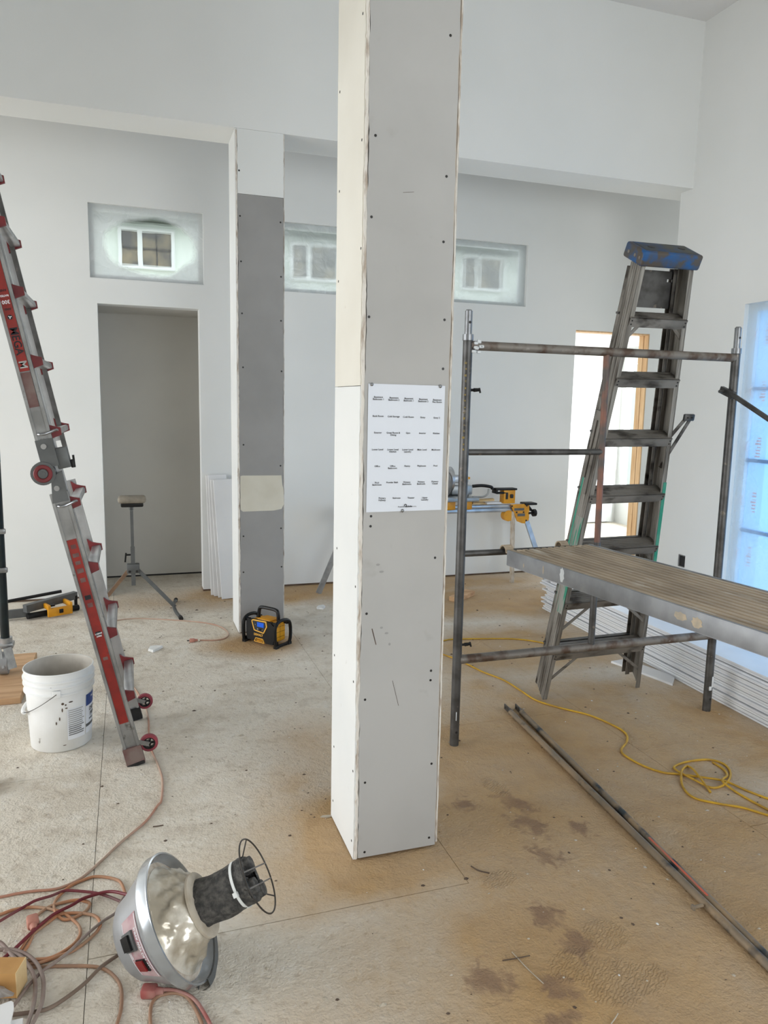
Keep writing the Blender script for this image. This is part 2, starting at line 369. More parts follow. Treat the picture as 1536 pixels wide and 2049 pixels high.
    def build(s, name, mat, parent=None, world=True, smooth=True, ang=35, **tags):
        me = bpy.data.meshes.new(name)
        vv = s.v
        if parent is not None and world:
            inv = WM[parent.name].inverted(); vv = [inv @ p for p in vv]
        me.from_pydata([tuple(p) for p in vv], [], s.f); me.validate()
        bm = bmesh.new(); bm.from_mesh(me); bmesh.ops.recalc_face_normals(bm, faces=bm.faces); bm.to_mesh(me); bm.free()
        if smooth:
            for p in me.polygons: p.use_smooth = True
            me.set_sharp_from_angle(angle=radians(ang))
        me.materials.append(MATS[mat] if isinstance(mat, str) else mat)
        o = bpy.data.objects.new(name, me); COL.objects.link(o)
        if parent is not None:
            o.parent = parent; WM[o.name] = WM[parent.name]
        else: WM[o.name] = Matrix.Identity(4)
        for k, v in tags.items(): o[k] = v
        return o

def thing(name, label, cat, loc=(0, 0, 0), mtx=None, group=None):
    o = bpy.data.objects.new(name, None); COL.objects.link(o); o.empty_display_size = .05
    mt = mtx if mtx is not None else Matrix.Translation(V3(loc))
    o.matrix_world = mt; WM[o.name] = mt.copy()
    o['label'] = label; o['category'] = cat
    if group: o['group'] = group
    return o
def tag(o, label, cat, group=None):
    o['label'] = label; o['category'] = cat
    if group: o['group'] = group
    return o
def struct(name, mb, mat, label=None, cat=None, **kw):
    o = mb.build(name, mat, **kw); o['kind'] = 'structure'
    if label: o['label'] = label; o['category'] = cat or name.split('_')[0]
    return o
def rebase(o, p):
    """move the origin of a one-mesh thing to its base point"""
    p = V3(p)
    for v in o.data.vertices: v.co -= p
    o.location = p; WM[o.name] = Matrix.Translation(p); return o
def crom(pts, k=6):
    pts = [V3(p) for p in pts]; out = []
    P_ = [pts[0] * 2 - pts[1]] + pts + [pts[-1] * 2 - pts[-2]]
    for i in range(1, len(P_) - 2):
        a, b, c, d = P_[i - 1:i + 3]
        for j in range(k):
            t = j / k
            out.append(.5 * ((2 * b) + (c - a) * t + (2 * a - 5 * b + 4 * c - d) * t * t + (3 * b - a - 3 * c + d) * t ** 3))
    out.append(pts[-1]); return out
def text_mesh(body, size, align='CENTER', bold=0.0, ext=0.0):
    cu = bpy.data.curves.new('tmp_text', 'FONT'); cu.body = body; cu.size = size; cu.align_x = align; cu.align_y = 'CENTER'
    cu.offset = bold; cu.extrude = ext; cu.resolution_u = 2
    o = bpy.data.objects.new('tmp_text', cu); COL.objects.link(o)
    dg = bpy.context.evaluated_depsgraph_get(); me = bpy.data.meshes.new_from_object(o.evaluated_get(dg))
    vs_ = [v.co.copy() for v in me.vertices]; fs = [tuple(p.vertices) for p in me.polygons]
    bpy.data.objects.remove(o, do_unlink=True); bpy.data.curves.remove(cu); bpy.data.meshes.remove(me)
    return vs_, fs
def frame(o, x, y, z):
    x, y, z = V3(x).normalized(), V3(y).normalized(), V3(z).normalized(); o = V3(o)
    return Matrix(((x.x, y.x, z.x, o.x), (x.y, y.y, z.y, o.y), (x.z, y.z, z.z, o.z), (0, 0, 0, 1)))
def cells(u0, u1, z0, z1, holes):
    us = sorted({u0, u1, *[h[0] for h in holes], *[h[1] for h in holes]}); out = []
    us = [u for u in us if u0 <= u <= u1]
    for a, b in zip(us, us[1:]):
        mid = (a + b) / 2; seg = [(z0, z1)]
        for h in holes:
            if h[0] < mid < h[1]:
                ns = []
                for s_, e_ in seg:
                    if h[2] > s_: ns.append((s_, min(e_, h[2])))
                    if h[3] < e_: ns.append((max(s_, h[3]), e_))
                seg = [q for q in ns if q[1] - q[0] > 1e-6]
        out += [(a, b, s_, e_) for s_, e_ in seg]
    return out

# ================================================================== SETTING
XL, XR, YB, YF, ZC = -1.7, 4.231, 6.37, -3.0, 4.515
HX = 6.6                     # far end of the hall behind the right wall
# floor of subfloor sheets
XW = -6.5                    # window wall of the lower space on the left
flo = struct('floor', MB().box((XW - .3, YF - .3, -.06), (HX + .2, 9.9, -.021)), 'plate_wood', 'dusty plywood subfloor of the unfinished room', 'floor')
MBs = {}
for i in range(-6, 8):
    x0 = -0.153 + 1.2015 * i
    off = 3.30 if i % 2 else 2.125
    for j in range(-4, 4):
        y0 = off + 2.4 * j
        if x0 > HX + .1 or x0 + 1.2 < XW - .2 or y0 + 2.4 < YF - .2 or y0 > 9.6: continue
        g = .0010
        gx = -g if (i == 0 and abs(y0 + 2.4 - 2.125) < .01) else g      # this joint is packed with dust
        mb = MB().box((x0 + g, y0 + g * 1.7, -.02), (x0 + 1.2015 - gx, y0 + 2.4 - g * 1.7, 0))
        mb.build('floor_sheet', 'subfloor', flo, smooth=False)
struct('ceiling', MB().box((XL - .2, YF - .2, ZC), (XR + .2, 5.3, ZC + .15)), 'ceiling_paint', 'flat white high ceiling', 'ceiling')
struct('ceiling_low', MB().box((XW - .1, YF - .1, 2.75), (XL - .12, 5.3, 2.85)), 'ceiling_paint', 'low ceiling of the space on the left', 'ceiling')
struct('ceiling_hall', MB().box((XW - .2, 5.3, 3.95), (HX + .2, YB + .16, 4.1)), 'ceiling_paint', 'white ceiling of the passage behind the beam', 'ceiling')

WIN = [(-.248, .602, 2.513, 3.062), (1.20, 2.05, 2.505, 3.058), (2.65, 3.498, 2.51, 3.055)]
holes = [(-.203, .562, 0.0, 2.323), (4.046, 4.885, 0.0, 2.328)] + WIN
mb = MB()
for a, b, c, d in cells(XW - .15, HX + .15, .018, 4.1, holes):
    mb.box((a, YB, c), (b, YB + .14, d))
struct('wall_back', mb, 'wall_paint', 'white painted back wall with three high windows and two doorways', 'wall', smooth=False)
mb = MB()
for a, b in ((XW, -.203), (.562, 4.046), (4.9, HX)): mb.box((a, YB + .012, 0), (b, YB + .13, .018))
struct('trim_1', mb, 'plate_wood', 'dark wood bottom plate showing under the back wall drywall', 'trim', smooth=False)
# niche behind the left doorway
mb = MB().box((-.45, 7.07, .015), (.85, 7.17, 2.6)).box((-.45, YB + .14, 2.325), (.85, 7.17, 2.45))
mb.box((-.45, YB + .14, 0), (-.36, 7.1, 2.4)).box((.76, YB + .14, 0), (.85, 7.1, 2.4))
struct('wall_niche', mb, 'niche_paint', 'grey unpainted walls of the niche behind the left doorway', 'wall', smooth=False)
struct('trim_2', MB().box((-.36, 7.074, 0), (.76, 7.16, .015)), 'box_black', 'dark gap under the niche back wall', 'trim')
# beam over the columns
struct('wall_upper', MB().box((XW - .1, 5.11, 3.31), (HX, 5.44, ZC + .05)), 'wall_paint', 'white dropped beam wall running across the room above the column', 'wall', smooth=False)
# right wall with the tall window
RW = (2.1, 4.475, .12, 2.36)
mb = MB()
for a, b, c, d in cells(YF - .1, 5.25, 0, ZC + .05, [RW]): mb.box((XR, a, c), (XR + .15, b, d))
struct('wall_right', mb, 'wall_paint', 'white painted right wall with a tall plastic covered window', 'wall', smooth=False)
struct('wall_hall', MB().box((XR + .15, 5.11, 0), (HX + .1, 5.25, 4.1)).box((HX, 5.1, 0), (HX + .05, YB + .1, .55)).box((HX, 5.1, 3.25), (HX + .05, YB + .1, 4.1)), 'wall_paint', 'white passage wall hidden behind the right wall end', 'wall', smooth=False)  # open band in the unseen end wall admits the added hall light
# header over the opening to the lower space on the left, its window wall, and the wall behind the camera
struct('wall_header', MB().box((XL - .12, YF - .1, 2.58), (XL, 5.11, ZC + .05)), 'wall_paint', 'white header wall over the opening to the left', 'wall', smooth=False)
mb = MB()
for a, b, c, d in cells(YF - .1, YB + .1, 0, 2.8, [(.2, 6.2, .15, 2.45)]): mb.box((XW - .12, a, c), (XW, b, d))
struct('wall_left', mb, 'wall_paint', 'white left wall with a wide glazed opening', 'wall', smooth=False)
mb = MB()
for a, b, c, d in cells(XW - .1, XR + .15, 0, ZC + .05, [(1.1, 4.1, .75, 2.75)]): mb.box((a, YF - .12, c), (b, YF, d))
struct('wall_front', mb, 'wall_paint', 'white wall behind the viewer with a wide window', 'wall', smooth=False)
# bright room behind the right doorway
mb = MB().box((3.2, 9.0, 0), (6.6, 9.12, 2.45)).box((3.2, YB + .14, 0), (3.3, 9.1, 2.45))
for a, b, c, d in cells(YB + .14, 9.1, 0, 2.45, [(6.9, 8.9, .4, 2.2)]): mb.box((6.5, a, c), (6.6, b, d))
mb.box((3.2, YB + .14, 2.42), (6.7, 9.15, 2.48))
struct('wall_far', mb, 'wall_paint', 'bright white walls of the room beyond the right doorway', 'wall', smooth=False)
# doorway stud
d1 = thing('door_1', 'rough door opening with a raw pine stud on its right side', 'doorway', (4.42, 6.37, 0)); d1['kind'] = 'structure'
MB().box((4.872, YB + .004, 0), (4.8845, YB + .066, 2.326)).build('stud', 'stud_wood', d1, smooth=False)
MB().box((4.868, YB + .069, 0), (4.8845, YB + .139, 2.326)).build('stud', 'stud_wood', d1, smooth=False)
MB().box((4.046, YB + .01, 2.316), (4.870, YB + .135, 2.3275)).build('header', 'stud_wood', d1, smooth=False)

# windows: vinyl frame, pane and the masking film stretched over the opening
def film_grid(x0, x1, z0, z1, y, amp, nx=36, nz=24, seed=0):
    rnd = random.Random(seed); ph = [rnd.uniform(0, 6.28) for _ in range(6)]
    vs_, fs = [], []
    for j in range(nz + 1):
        for i in range(nx + 1):
            u, v = i / nx, j / nz; e = min(u, 1 - u, v, 1 - v)
            k = min(1, e * 12)
            d = amp * k * (sin(u * 9 + v * 3 + ph[0]) * .5 + sin(u * 3 - v * 11 + ph[1]) * .4 + sin(u * 23 + v * 17 + ph[2]) * .25 + sin(v * 31 - u * 7 + ph[3]) * .15)
            d += amp * .9 * max(0, 1 - abs(e - .05) / .03) * sin((u + v) * 60 + ph[4]) * .5
            vs_.append((x0 + (x1 - x0) * u, y + d, z0 + (z1 - z0) * v))
    for j in range(nz):
        for i in range(nx):
            a = j * (nx + 1) + i; fs.append((a, a + 1, a + nx + 2, a + nx + 1))
    return vs_, fs
fm = [film_mat('film_a', (.20, YB, 2.775), (.36, 1, .23), .98, rough=.04, edge=.16, dens=.82),
      film_mat('film_b', (1.62, YB, 2.80), (.42, 1, .27), .44, rough=.09, edge=.5, dens=.86, body=(222, 227, 227)),
      film_mat('film_c', (3.0, YB, 2.79), (.46, 1, .26), .44, rough=.09, edge=.5, dens=.86, body=(222, 227, 227))]
wlab = ['high window above the left doorway, its plastic film clear in the middle', 'high window between the two columns, milky plastic film over it', 'high window right of the big pillar, milky plastic film over it']
for i, (x0, x1, z0, z1) in enumerate(WIN):
    wn = thing('window_%d' % (i + 1), wlab[i], 'window', ((x0 + x1) / 2, YB + .05, z0)); wn['kind'] = 'structure'
    mb = MB(); t = .035; ya, yb = YB + .06, YB + .12
    mb.box((x0, ya, z0), (x1, yb, z0 + t)).box((x0, ya, z1 - t), (x1, yb, z1)).box((x0, ya, z0 + t), (x0 + t, yb, z1 - t)).box((x1 - t, ya, z0 + t), (x1, yb, z1 - t))
    mb.build('frame', 'window_vinyl', wn, smooth=False)
    MB().box((x0 + t, YB + .088, z0 + t), (x1 - t, YB + .092, z1 - t)).build('pane', 'pane_glass', wn, smooth=False)
    g = MB().add(*film_grid(x0 + .001, x1 - .001, z0 + .001, z1 - .001, YB + .03, .006, seed=i)); g.build('plastic_film', fm[i], wn, ang=180, world=False)
    wn.children[-1].matrix_parent_inverse = WM[wn.name].inverted()
# tall window of the right wall
w4 = thing('window_4', 'tall right wall window glowing blue through taped plastic film', 'window', (XR, 3.3, .12)); w4['kind'] = 'structure'
y0, y1, z0, z1 = RW; t = .05
mb = MB(); xa, xb = XR + .07, XR + .13
mb.box((xa, y0, z0), (xb, y1, z0 + t)).box((xa, y0, z1 - t), (xb, y1, z1)).box((xa, y0, z0 + t), (xb, y0 + t, z1 - t)).box((xa, y1 - t, z0 + t), (xb, y1, z1 - t))
mb.build('frame', 'window_vinyl', w4, smooth=False)
for k, zz in enumerate((.72, 1.24, 1.76)):
    MB().box((XR + .085, y0 + t, zz - .012), (XR + .12, y1 - t, zz + .012)).build('muntin', M('muntin_blue', (92, 130, 176), rough=.5), w4, smooth=False)
def blue_pane():
    mt = bpy.data.materials.new('blue_protective_film'); mt.use_nodes = True; nt = mt.node_tree; N = nt.nodes; L = nt.links; N.remove(N['Principled BSDF'])
    t_ = N.new('ShaderNodeBsdfTransparent'); t_.inputs[0].default_value = (.52, .74, .95, 1)
    tl = N.new('ShaderNodeBsdfTranslucent'); tl.inputs[0].default_value = (.60, .79, .95, 1)
    mx = N.new('ShaderNodeMixShader'); mx.inputs[0].default_value = .25; L.new(t_.outputs[0], mx.inputs[1]); L.new(tl.outputs[0], mx.inputs[2])
    L.new(mx.outputs[0], N['Material Output'].inputs[0]); return mt
MB().box((XR + .10, y0 + t, z0 + t), (XR + .104, y1 - t, z1 - t)).build('pane', blue_pane(), w4, smooth=False)
f4 = film_mat('film_d', (XR, 3.1, 1.2), (1, 1.25, 1.05), .86, tint=(240, 246, 250), rough=.12, edge=.25, dens=.55)
vs_, fs = film_grid(y0 + .002, y1 - .002, z0 + .002, z1 - .002, 0, .010, 40, 44, 7)
g = MB().add([(XR + .035 + d, y, z) for (y, d, z) in vs_], fs); fo = g.build('plastic_film', f4, w4, ang=180, world=False); fo.matrix_parent_inverse = WM[w4.name].inverted()
for k in range(5):      # red printing on the tape along the film's edge
    zc = 2.14 - .40 * k; mb = MB()
    for q in range(7):
        h = random.uniform(.010, .022); z = zc - .07 + q * .022
        mb.box((XR + .052, 4.27, z), (XR + .053, 4.27 + random.uniform(.025, .05), z + h * .6))
    mb.add([(XR + .052, 4.385 + .018 * sin(pi * j / 8), zc - .05 + .1 * j / 8) for j in range(9)] + [(XR + .052, 4.385 + .028 * sin(pi * j / 8), zc - .05 + .1 * j / 8) for j in range(9)],
           [(j, j + 1, j + 10, j + 9) for j in range(8)])
    mb.build('printed_tape', 'print_red', w4, smooth=False)
# recessed outlet box
ob = thing('outlet_box', 'empty black electrical box cut into the right wall', 'outlet', (XR, 4.92, .33))
mb = MB().box((XR - .001, 4.885, .335), (XR + .004, 4.945, .43)); mb.build('cavity', 'box_black', ob, smooth=False)
mb = MB().box((XR - .006, 4.945, .333), (XR + .003, 4.957, .432)).box((XR - .005, 4.888, .425), (XR + .003, 4.95, .432)).box((XR - .005, 4.888, .333), (XR + .003, 4.95, .339))
mb.build('rim', 'steel_light', ob, smooth=False)
ob2 = MB().box((5.99, 8.985, .88), (6.07, 9.0, 1.0)).build('wall_box', 'box_black', smooth=False); tag(ob2, 'small black wiring box on the wall beyond the right doorway', 'outlet')
sh = MB().add(*film_grid(6.02, 6.42, 0.02, 1.2, 8.94, .03, 24, 20, 3)).build('plastic_sheet', M('sheet_plastic', (232, 236, 238), (220, 226, 230), rough=.35, scale=4), ang=180)
tag(sh, 'white plastic sheet hanging in the room beyond the right doorway', 'sheet')

# outdoors seen through the high windows
struct('ground', MB().box((-40, -40, -.6), (40, 40, -.5)), 'ground', 'pale ground outside', 'ground')
hs = thing('neighbour_house', 'pale green sided house seen through the high windows', 'house', (3, 12.1, -.5))
MB().box((-6, 12.06, -.5), (14, 12.3, 4.35)).build('wall', 'house_siding', hs, smooth=False)
MB().box((-6, 11.7, 4.16), (14, 12.5, 4.36)).build('eave', 'house_roof', hs, smooth=False)
for xc, zc in ((.325, 3.79), (2.86, 3.79), (5.79, 3.83)):
    x0, x1, z0, z1 = xc - .40, xc + .40, zc - .29, zc + .29
    fr = MB(); t = .05
    fr.box((x0, 12.0, z0), (x1, 12.06, z0 + t)).box((x0, 12.0, z1 - t), (x1, 12.06, z1)).box((x0, 12.0, z0 + t), (x0 + t, 12.06, z1 - t)).box((x1 - t, 12.0, z0 + t), (x1, 12.06, z1 - t))
    fr.box((x0 + .27, 12.0, z0 + t), (x0 + .34, 12.06, z1 - t))
    wo = fr.build('window_frame', 'house_trim', hs, smooth=False)
    MB().box((x0 + t, 12.03, z0 + t), (x0 + .27, 12.05, z1 - t)).build('pane', 'house_glass', wo, smooth=False)
    MB().box((x0 + .34, 12.03, z0 + t), (x1 - t, 12.05, z1 - t)).build('pane', 'house_glass', wo, smooth=False)
    MB().box((x0 + t, 12.015, zc - .012), (x1 - t, 12.03, zc + .012)).box((x0 + .535, 12.015, z0 + t), (x0 + .55, 12.03, z1 - t)).build('muntin', 'steel_dark', wo, smooth=False)

# ================================================================== PILLARS
def panel_mesh(u0, u1, z0, z1, t, j0, j1, seed, step=.02):
    """drywall panel in the local uz plane with torn long edges; y from 0 (face) to t"""
    rnd = random.Random(seed); n = int((z1 - z0) / step); vs_ = []; fs = []
    a = b = 0
    for i in range(n + 1):
        z = z0 + (z1 - z0) * i / n
        a = a * .6 + rnd.gauss(0, j0); b = b * .6 + rnd.gauss(0, j1)
        if rnd.random() < .03: a += j0 * 2
        vs_ += [(u0 + a, 0, z), (u1 + b, 0, z), (u1 + b * .4, t, z), (u0 + a * .4, t, z)]
        if i:
            q = 4 * (i - 1)
            fs += [(q + k, q + (k + 1) % 4, q + 4 + (k + 1) % 4, q + 4 + k) for k in range(4)]
    fs += [(0, 1, 2, 3), tuple(4 * n + k for k in (3, 2, 1, 0))]
    return vs_, fs
def screw_dots(pts, normal, r, rings=False):
    mb = MB()
    for p in pts:
        p = V3(p); nn = V3(normal); mb.cyl(p - nn * .001, p + nn * .0008, r, n=8)
    return mb
pil = thing('drywall_pillar', 'tall square pillar wrapped in grey drywall with a paper notice pinned on it', 'pillar', (.866, 2.51, 0))
PX0, PX1, PY0, PY1 = .709, 1.027, 2.350, 2.667
MB().box((PX0 + .016, PY0 + .016, 0), (PX1 - .016, PY1 - .016, ZC - .002)).build('core', 'plate_wood', pil, smooth=False)
MB().add(*panel_mesh(.7235, 1.0155, .012, ZC - .003, .013, .0012, .0008, 1), Matrix.Translation((0, PY0, 0))).build('front_panel', 'grey_paper', pil, smooth=False, label='grey paper faced front drywall panel')
mtl = Matrix(((0, 1, 0, PX0), (1, 0, 0, 0), (0, 0, 1, 0), (0, 0, 0, 1)))
MB().add(*panel_mesh(PY0 + .006, PY1, .004, 1.655, .0125, .0016, .0004, 2), mtl).build('left_panel', 'white_board', pil, smooth=False, label='white primed lower left panel')
MB().add(*panel_mesh(PY0 + .007, PY1, 1.657, ZC - .003, .0125, .0016, .0004, 3), mtl).build('left_panel', 'ivory_board', pil, smooth=False, label='ivory upper left panel')
MB().box((1.0165, PY0 + .006, .03), (1.0205, PY1, ZC - .003)).build('right_panel', 'brown_edge', pil, smooth=False)
MB().add(*panel_mesh(PY0 + .003, PY1, .02, ZC - .003, .006, .0012, .0004, 4), Matrix(((0, 1, 0, 1.0208), (1, 0, 0, 0), (0, 0, 1, 0), (0, 0, 0, 1)))).build('right_panel', 'torn_edge', pil, smooth=False)
MB().box((PX0 + .01, PY1 - .012, .01), (PX1 - .01, PY1, ZC - .003)).build('back_panel', 'grey_paper', pil, smooth=False)
MB().add(*panel_mesh(.7125, .7228, .01, ZC - .003, .010, .0014, .0006, 5, .012), Matrix.Translation((0, PY0 + .0015, 0))).build('torn_corner', 'torn_edge', pil, smooth=False, label='torn paper and plaster edge')
def at_y(x, y, Y):
    d = RT * ((x - 768) / F_PX) - UP * ((y - 1024.5) / F_PX) + FWD
    return EYE + d * (Y / d.y)
def at_x(x, y, X):
    d = RT * ((x - 768) / F_PX) - UP * ((y - 1024.5) / F_PX) + FWD
    return EYE + d * (X / d.x)
fp = [(901, 71), (893, 353), (887, 484), (889, 640), (886, 738), (751, 271), (743, 434), (738, 634), (742, 1033), (741, 1053), (870, 1116), (733, 1228), (862, 1342), (861, 1361), (730, 1400), (863, 1528), (730, 1566), (858, 1676), (729, 1705)]
screw_dots([at_y(x, y, PY0) for x, y in fp], (0, -1, 0), .0045).build('screw_heads', 'screw', pil, kind='stuff')
lp = [(680, 184), (726, 27), (724, 280), (679, 383), (722, 497), (677, 563), (674, 1097), (711, 1174), (669, 1311), (707, 1364), (668, 1494), (706, 1543), (666, 1602), (703, 1682)]
screw_dots([at_x(x, y, PX0) for x, y in lp], (-1, 0, 0), .0045).build('screw_heads', 'screw', pil, kind='stuff')
sc = MB()
for (a, b, c, d, wdt) in [(785, 1362, 797, 1412, .0012), (806, 385, 828, 384, .001), (744, 1258, 752, 1290, .003)]:
    p, q = at_y(a, b, PY0 - .0004), at_y(c, d, PY0 - .0004); sc.bar(p, q, wdt, .0006, ref=(0, 1, 0))
sc.build('scuff_marks', 'debris_dark', pil, smooth=False)
sc = MB()
for (x, y, a, b) in [(756, 1130, .010, .004), (763, 1144, .012, .004), (763, 1256, .008, .004), (773, 1267, .010, .004), (779, 1289, .006, .005)]:
    p = at_y(x, y, PY0 - .0004); sc.add([(p.x + a * cos(q * pi / 5) * .7, p.y, p.z + b * sin(q * pi / 5)) for q in range(10)], [tuple(range(10))])
sc.build('thumb_smudges', 'dark_grey_paper', pil, smooth=False)

col = thing('drywall_column', 'grey drywall column below the beam with a pale band of joint compound', 'column', (.846, 5.27, 0))
CX0, CX1, CY0, CY1 = .687, 1.005, 5.11, 5.42
MB().box((CX0 + .014, CY0 + .014, 0), (CX1 - .014, CY1 - .003, 3.309)).build('core', 'plate_wood', col, smooth=False)
tr = Matrix.Translation((0, CY0, 0))
MB().add(*panel_mesh(.701, .9985, .01, 2.914, .013, .0014, .0010, 21), tr).build('front_panel', 'dark_grey_paper', col, smooth=False, label='grey paper faced front drywall panel')
MB().add(*panel_mesh(.701, .9985, 2.916, 3.309, .013, .0008, .0008, 22), tr).build('front_panel', 'wall_paint', col, smooth=False, label='white painted top of the front panel')
MB().add(*panel_mesh(CY0 + .006, CY1, .006, 3.309, .0125, .001, .0004, 23), Matrix(((0, 1, 0, CX0), (1, 0, 0, 0), (0, 0, 1, 0), (0, 0, 0, 1)))).build('left_panel', 'white_board', col, smooth=False, label='white primed side panel')
MB().add(*panel_mesh(CY0 + .004, CY1, .008, 3.309, .006, .0012, .0004, 24), Matrix(((0, 1, 0, .9995), (1, 0, 0, 0), (0, 0, 1, 0), (0, 0, 0, 1)))).build('right_panel', 'torn_edge', col, smooth=False)
MB().add(*panel_mesh(.691, .7005, .01, 3.3, .010, .0018, .0008, 25, .012), Matrix.Translation((0, CY0 + .0015, 0))).build('torn_corner', 'torn_edge', col, smooth=False)
MB().box((CX0 + .01, CY1 - .002, .01), (CX1 - .004, CY1, 3.309)).build('back_panel', 'wall_paint', col, smooth=False)
pz = [(.705, 1.098), (.72, 1.102), (.985, 1.10), (.99, 1.04), (1.0, .99), (1.0, .90), (.985, .868), (.93, .858), (.72, .856), (.704, .87)]
MB().prism([(x, z) for x, z in pz], 0, .0025, Matrix(((1, 0, 0, 0), (0, 0, -1, CY0 - .0002), (0, 1, 0, 0), (0, 0, 0, 1)))).build('compound_band', 'joint_compound', col, smooth=False, label='smooth cream band of joint compound')
cp = [(478, 341), (480, 432), (561, 445), (482, 523), (562, 554), (484, 627), (562, 642), (486, 735), (563, 743), (561, 932), (487, 890), (487, 1073), (562, 1057), (487, 1145), (563, 1134)]
screw_dots([at_y(x, y, CY0) for x, y in cp], (0, -1, 0), .006).build('screw_heads', 'screw', col, kind='stuff')

# ================================================================== PAPER NOTICE
PYP = PY0 - .0022
pn = thing('paper_notice', 'white printed sheet with rows of room names pinned to the pillar', 'notice', (.868, PYP, 1.245))
pv, pf = [], []
for j in range(13):
    for i in range(9):
        u, v = i / 8, j / 12
        x = .7345 + .2675 * u - .0008 * (1 - v); z = 1.2445 + .419 * v + .0025 * u * (1 - v) - .001 * u
        pv.append((x, PYP - .0012 * sin(pi * v) * (sin(2 * pi * u) ** 2) - .0006 * u, z))
for j in range(12):
    for i in range(8):
        a = j * 9 + i; pf.append((a, a + 1, a + 10, a + 9))
MB().add(pv, pf).build('sheet', 'paper_white', pn, ang=180)
CAP = [["Basement\nBathroom 1", "Basement\nBathroom 2", "Basement\nBedroom 1", "Basement\nBedroom 2", "Basement\nRec Room"],
       ["Bunk Room", "Cold Storage", "Craft Room", "Entry", "Entry 2"],
       ["Exterior", "Great Room &\nDining", "Gym", "Interior", "Kitchen"],
       ["Lower Level", "Lower Level\nKitchen", "Lower Level\nLaundry", "Main Level", "Mudroom"],
       ["Office", "Office\nBathroom", "Pantry", "Playhouse", "Pool"],
       ["Pool\nBathroom", "Powder Bath", "Primary\nBathroom", "Primary\nBedroom", "Primary\nCloset"],
       ["Primary\nHallway", "Staircase", "Theater", "Upper\nLaundry"]]
rowy = [378 / 1.0, 597, 800, 1012, 1222, 1430, 1635]
colx = [.128, .327, .52, .711, .897]; lastx = [.199, .388, .579, .765]
def put_text(mb, body, size, x, z, y, bold=0.00012, align='CENTER'):
    vs_, fs = text_mesh(body, size, align, bold)
    mb.add([(x + p.x, y, z + p.y) for p in vs_], fs)
TY = PYP - .0026
for r, row in enumerate(CAP):
    for c, txt in enumerate(row):
        fx = (lastx if r == 6 else colx)[c]
        lines = txt.split('\n'); mb = MB()
        y_first = [365, 597, 800, 1012, 1222, 1430, 1635][r] + (c - 2) * [5, 3, 1, 1, 0, -1, 2][r]
        for k, ln_ in enumerate(lines):
            fy = (y_first + k * 27 - 190) / 1620
            put_text(mb, ln_, .0078, .7345 + .2675 * fx, 1.6635 - .419 * fy, TY)
        mb.build('caption', 'ink', pn, smooth=False)
mb = MB(); put_text(mb, 'Powered by', .0058, .858, 1.2605, TY); mb.build('footer_text', 'ink', pn, smooth=False)
mb = MB(); put_text(mb, 'jobsite', .0078, .884, 1.2612, TY, .0003); mb.build('footer_text', 'ink', pn, smooth=False)
mb = MB(); put_text(mb, 'mobile', .0060, .9015, 1.2605, TY, 0); mb.build('footer_text', 'steel_dark', pn, smooth=False)
ic = MB(); cx, cz = .8705, 1.2645
hexo = [(cx + .0052 * sin(k * pi / 3), cz + .0058 * cos(k * pi / 3)) for k in range(6)]; hexi = [(cx + .0026 * sin(k * pi / 3), cz + .0030 * cos(k * pi / 3)) for k in range(6)]
ic.add([(x, TY, z) for x, z in hexo + hexi], [(k, (k + 1) % 6, 6 + (k + 1) % 6, 6 + k) for k in range(6) if k != 3])
ic.build('hexagon_logo', 'ink', pn, smooth=False)
for (px, py, lab) in [(744, 769, 'silver push pin at the upper left corner of the paper notice'), (881, 773, 'silver push pin at the upper right corner of the paper notice'), (805, 1022, 'silver push pin at the bottom edge of the paper notice')]:
    p = at_y(px, py, PYP - .003)
    mb = MB().lathe([(.0001, .0), (.0055, .0002), (.0058, .0012), (.0042, .0032), (.0018, .0042), (.0001, .0044)], 14, frame(p + V3((0, .0012, 0)), (1, 0, 0), (0, 0, 1), (0, -1, 0)))
    tag(rebase(mb.build('push_pin', 'steel_tack'), p), lab, 'push pin', 'push pins on the notice')

# ================================================================== SCAFFOLD with plank
SY = 3.104; R1, R2 = .0215, .017
sf = thing('scaffold', 'steel tube scaffold frame standing right of the pillar', 'scaffold', (2.17, SY, 0))
def post(x, y, ztop=1.885):
    mb = MB().cyl((x, y, 0), (x, y, ztop), R1, n=16); o = mb.build('post', 'steel_dark', sf)
    c_ = MB().cyl((x, y, ztop - .002), (x, y, ztop + .024), R1 + .003, n=16).build('collar', 'steel_light', o)
    c_ = MB().cyl((x, y, ztop + .02), (x, y, ztop + .125), .0165, n=14).cyl((x, y, ztop + .12), (x, y, ztop + .13), .0165, .012, n=14).build('coupling_pin', 'steel_light', o)
    MB().cyl((x, y - .0172, ztop + .075), (x, y - .016, ztop + .075), .006, n=10).build('pin_hole', 'screw', o)
    MB().cyl((x, y - R1 - .0004, .07), (x, y - R1 + .002, .07), .006, n=10).build('pin_hole', 'screw', o)
    return o
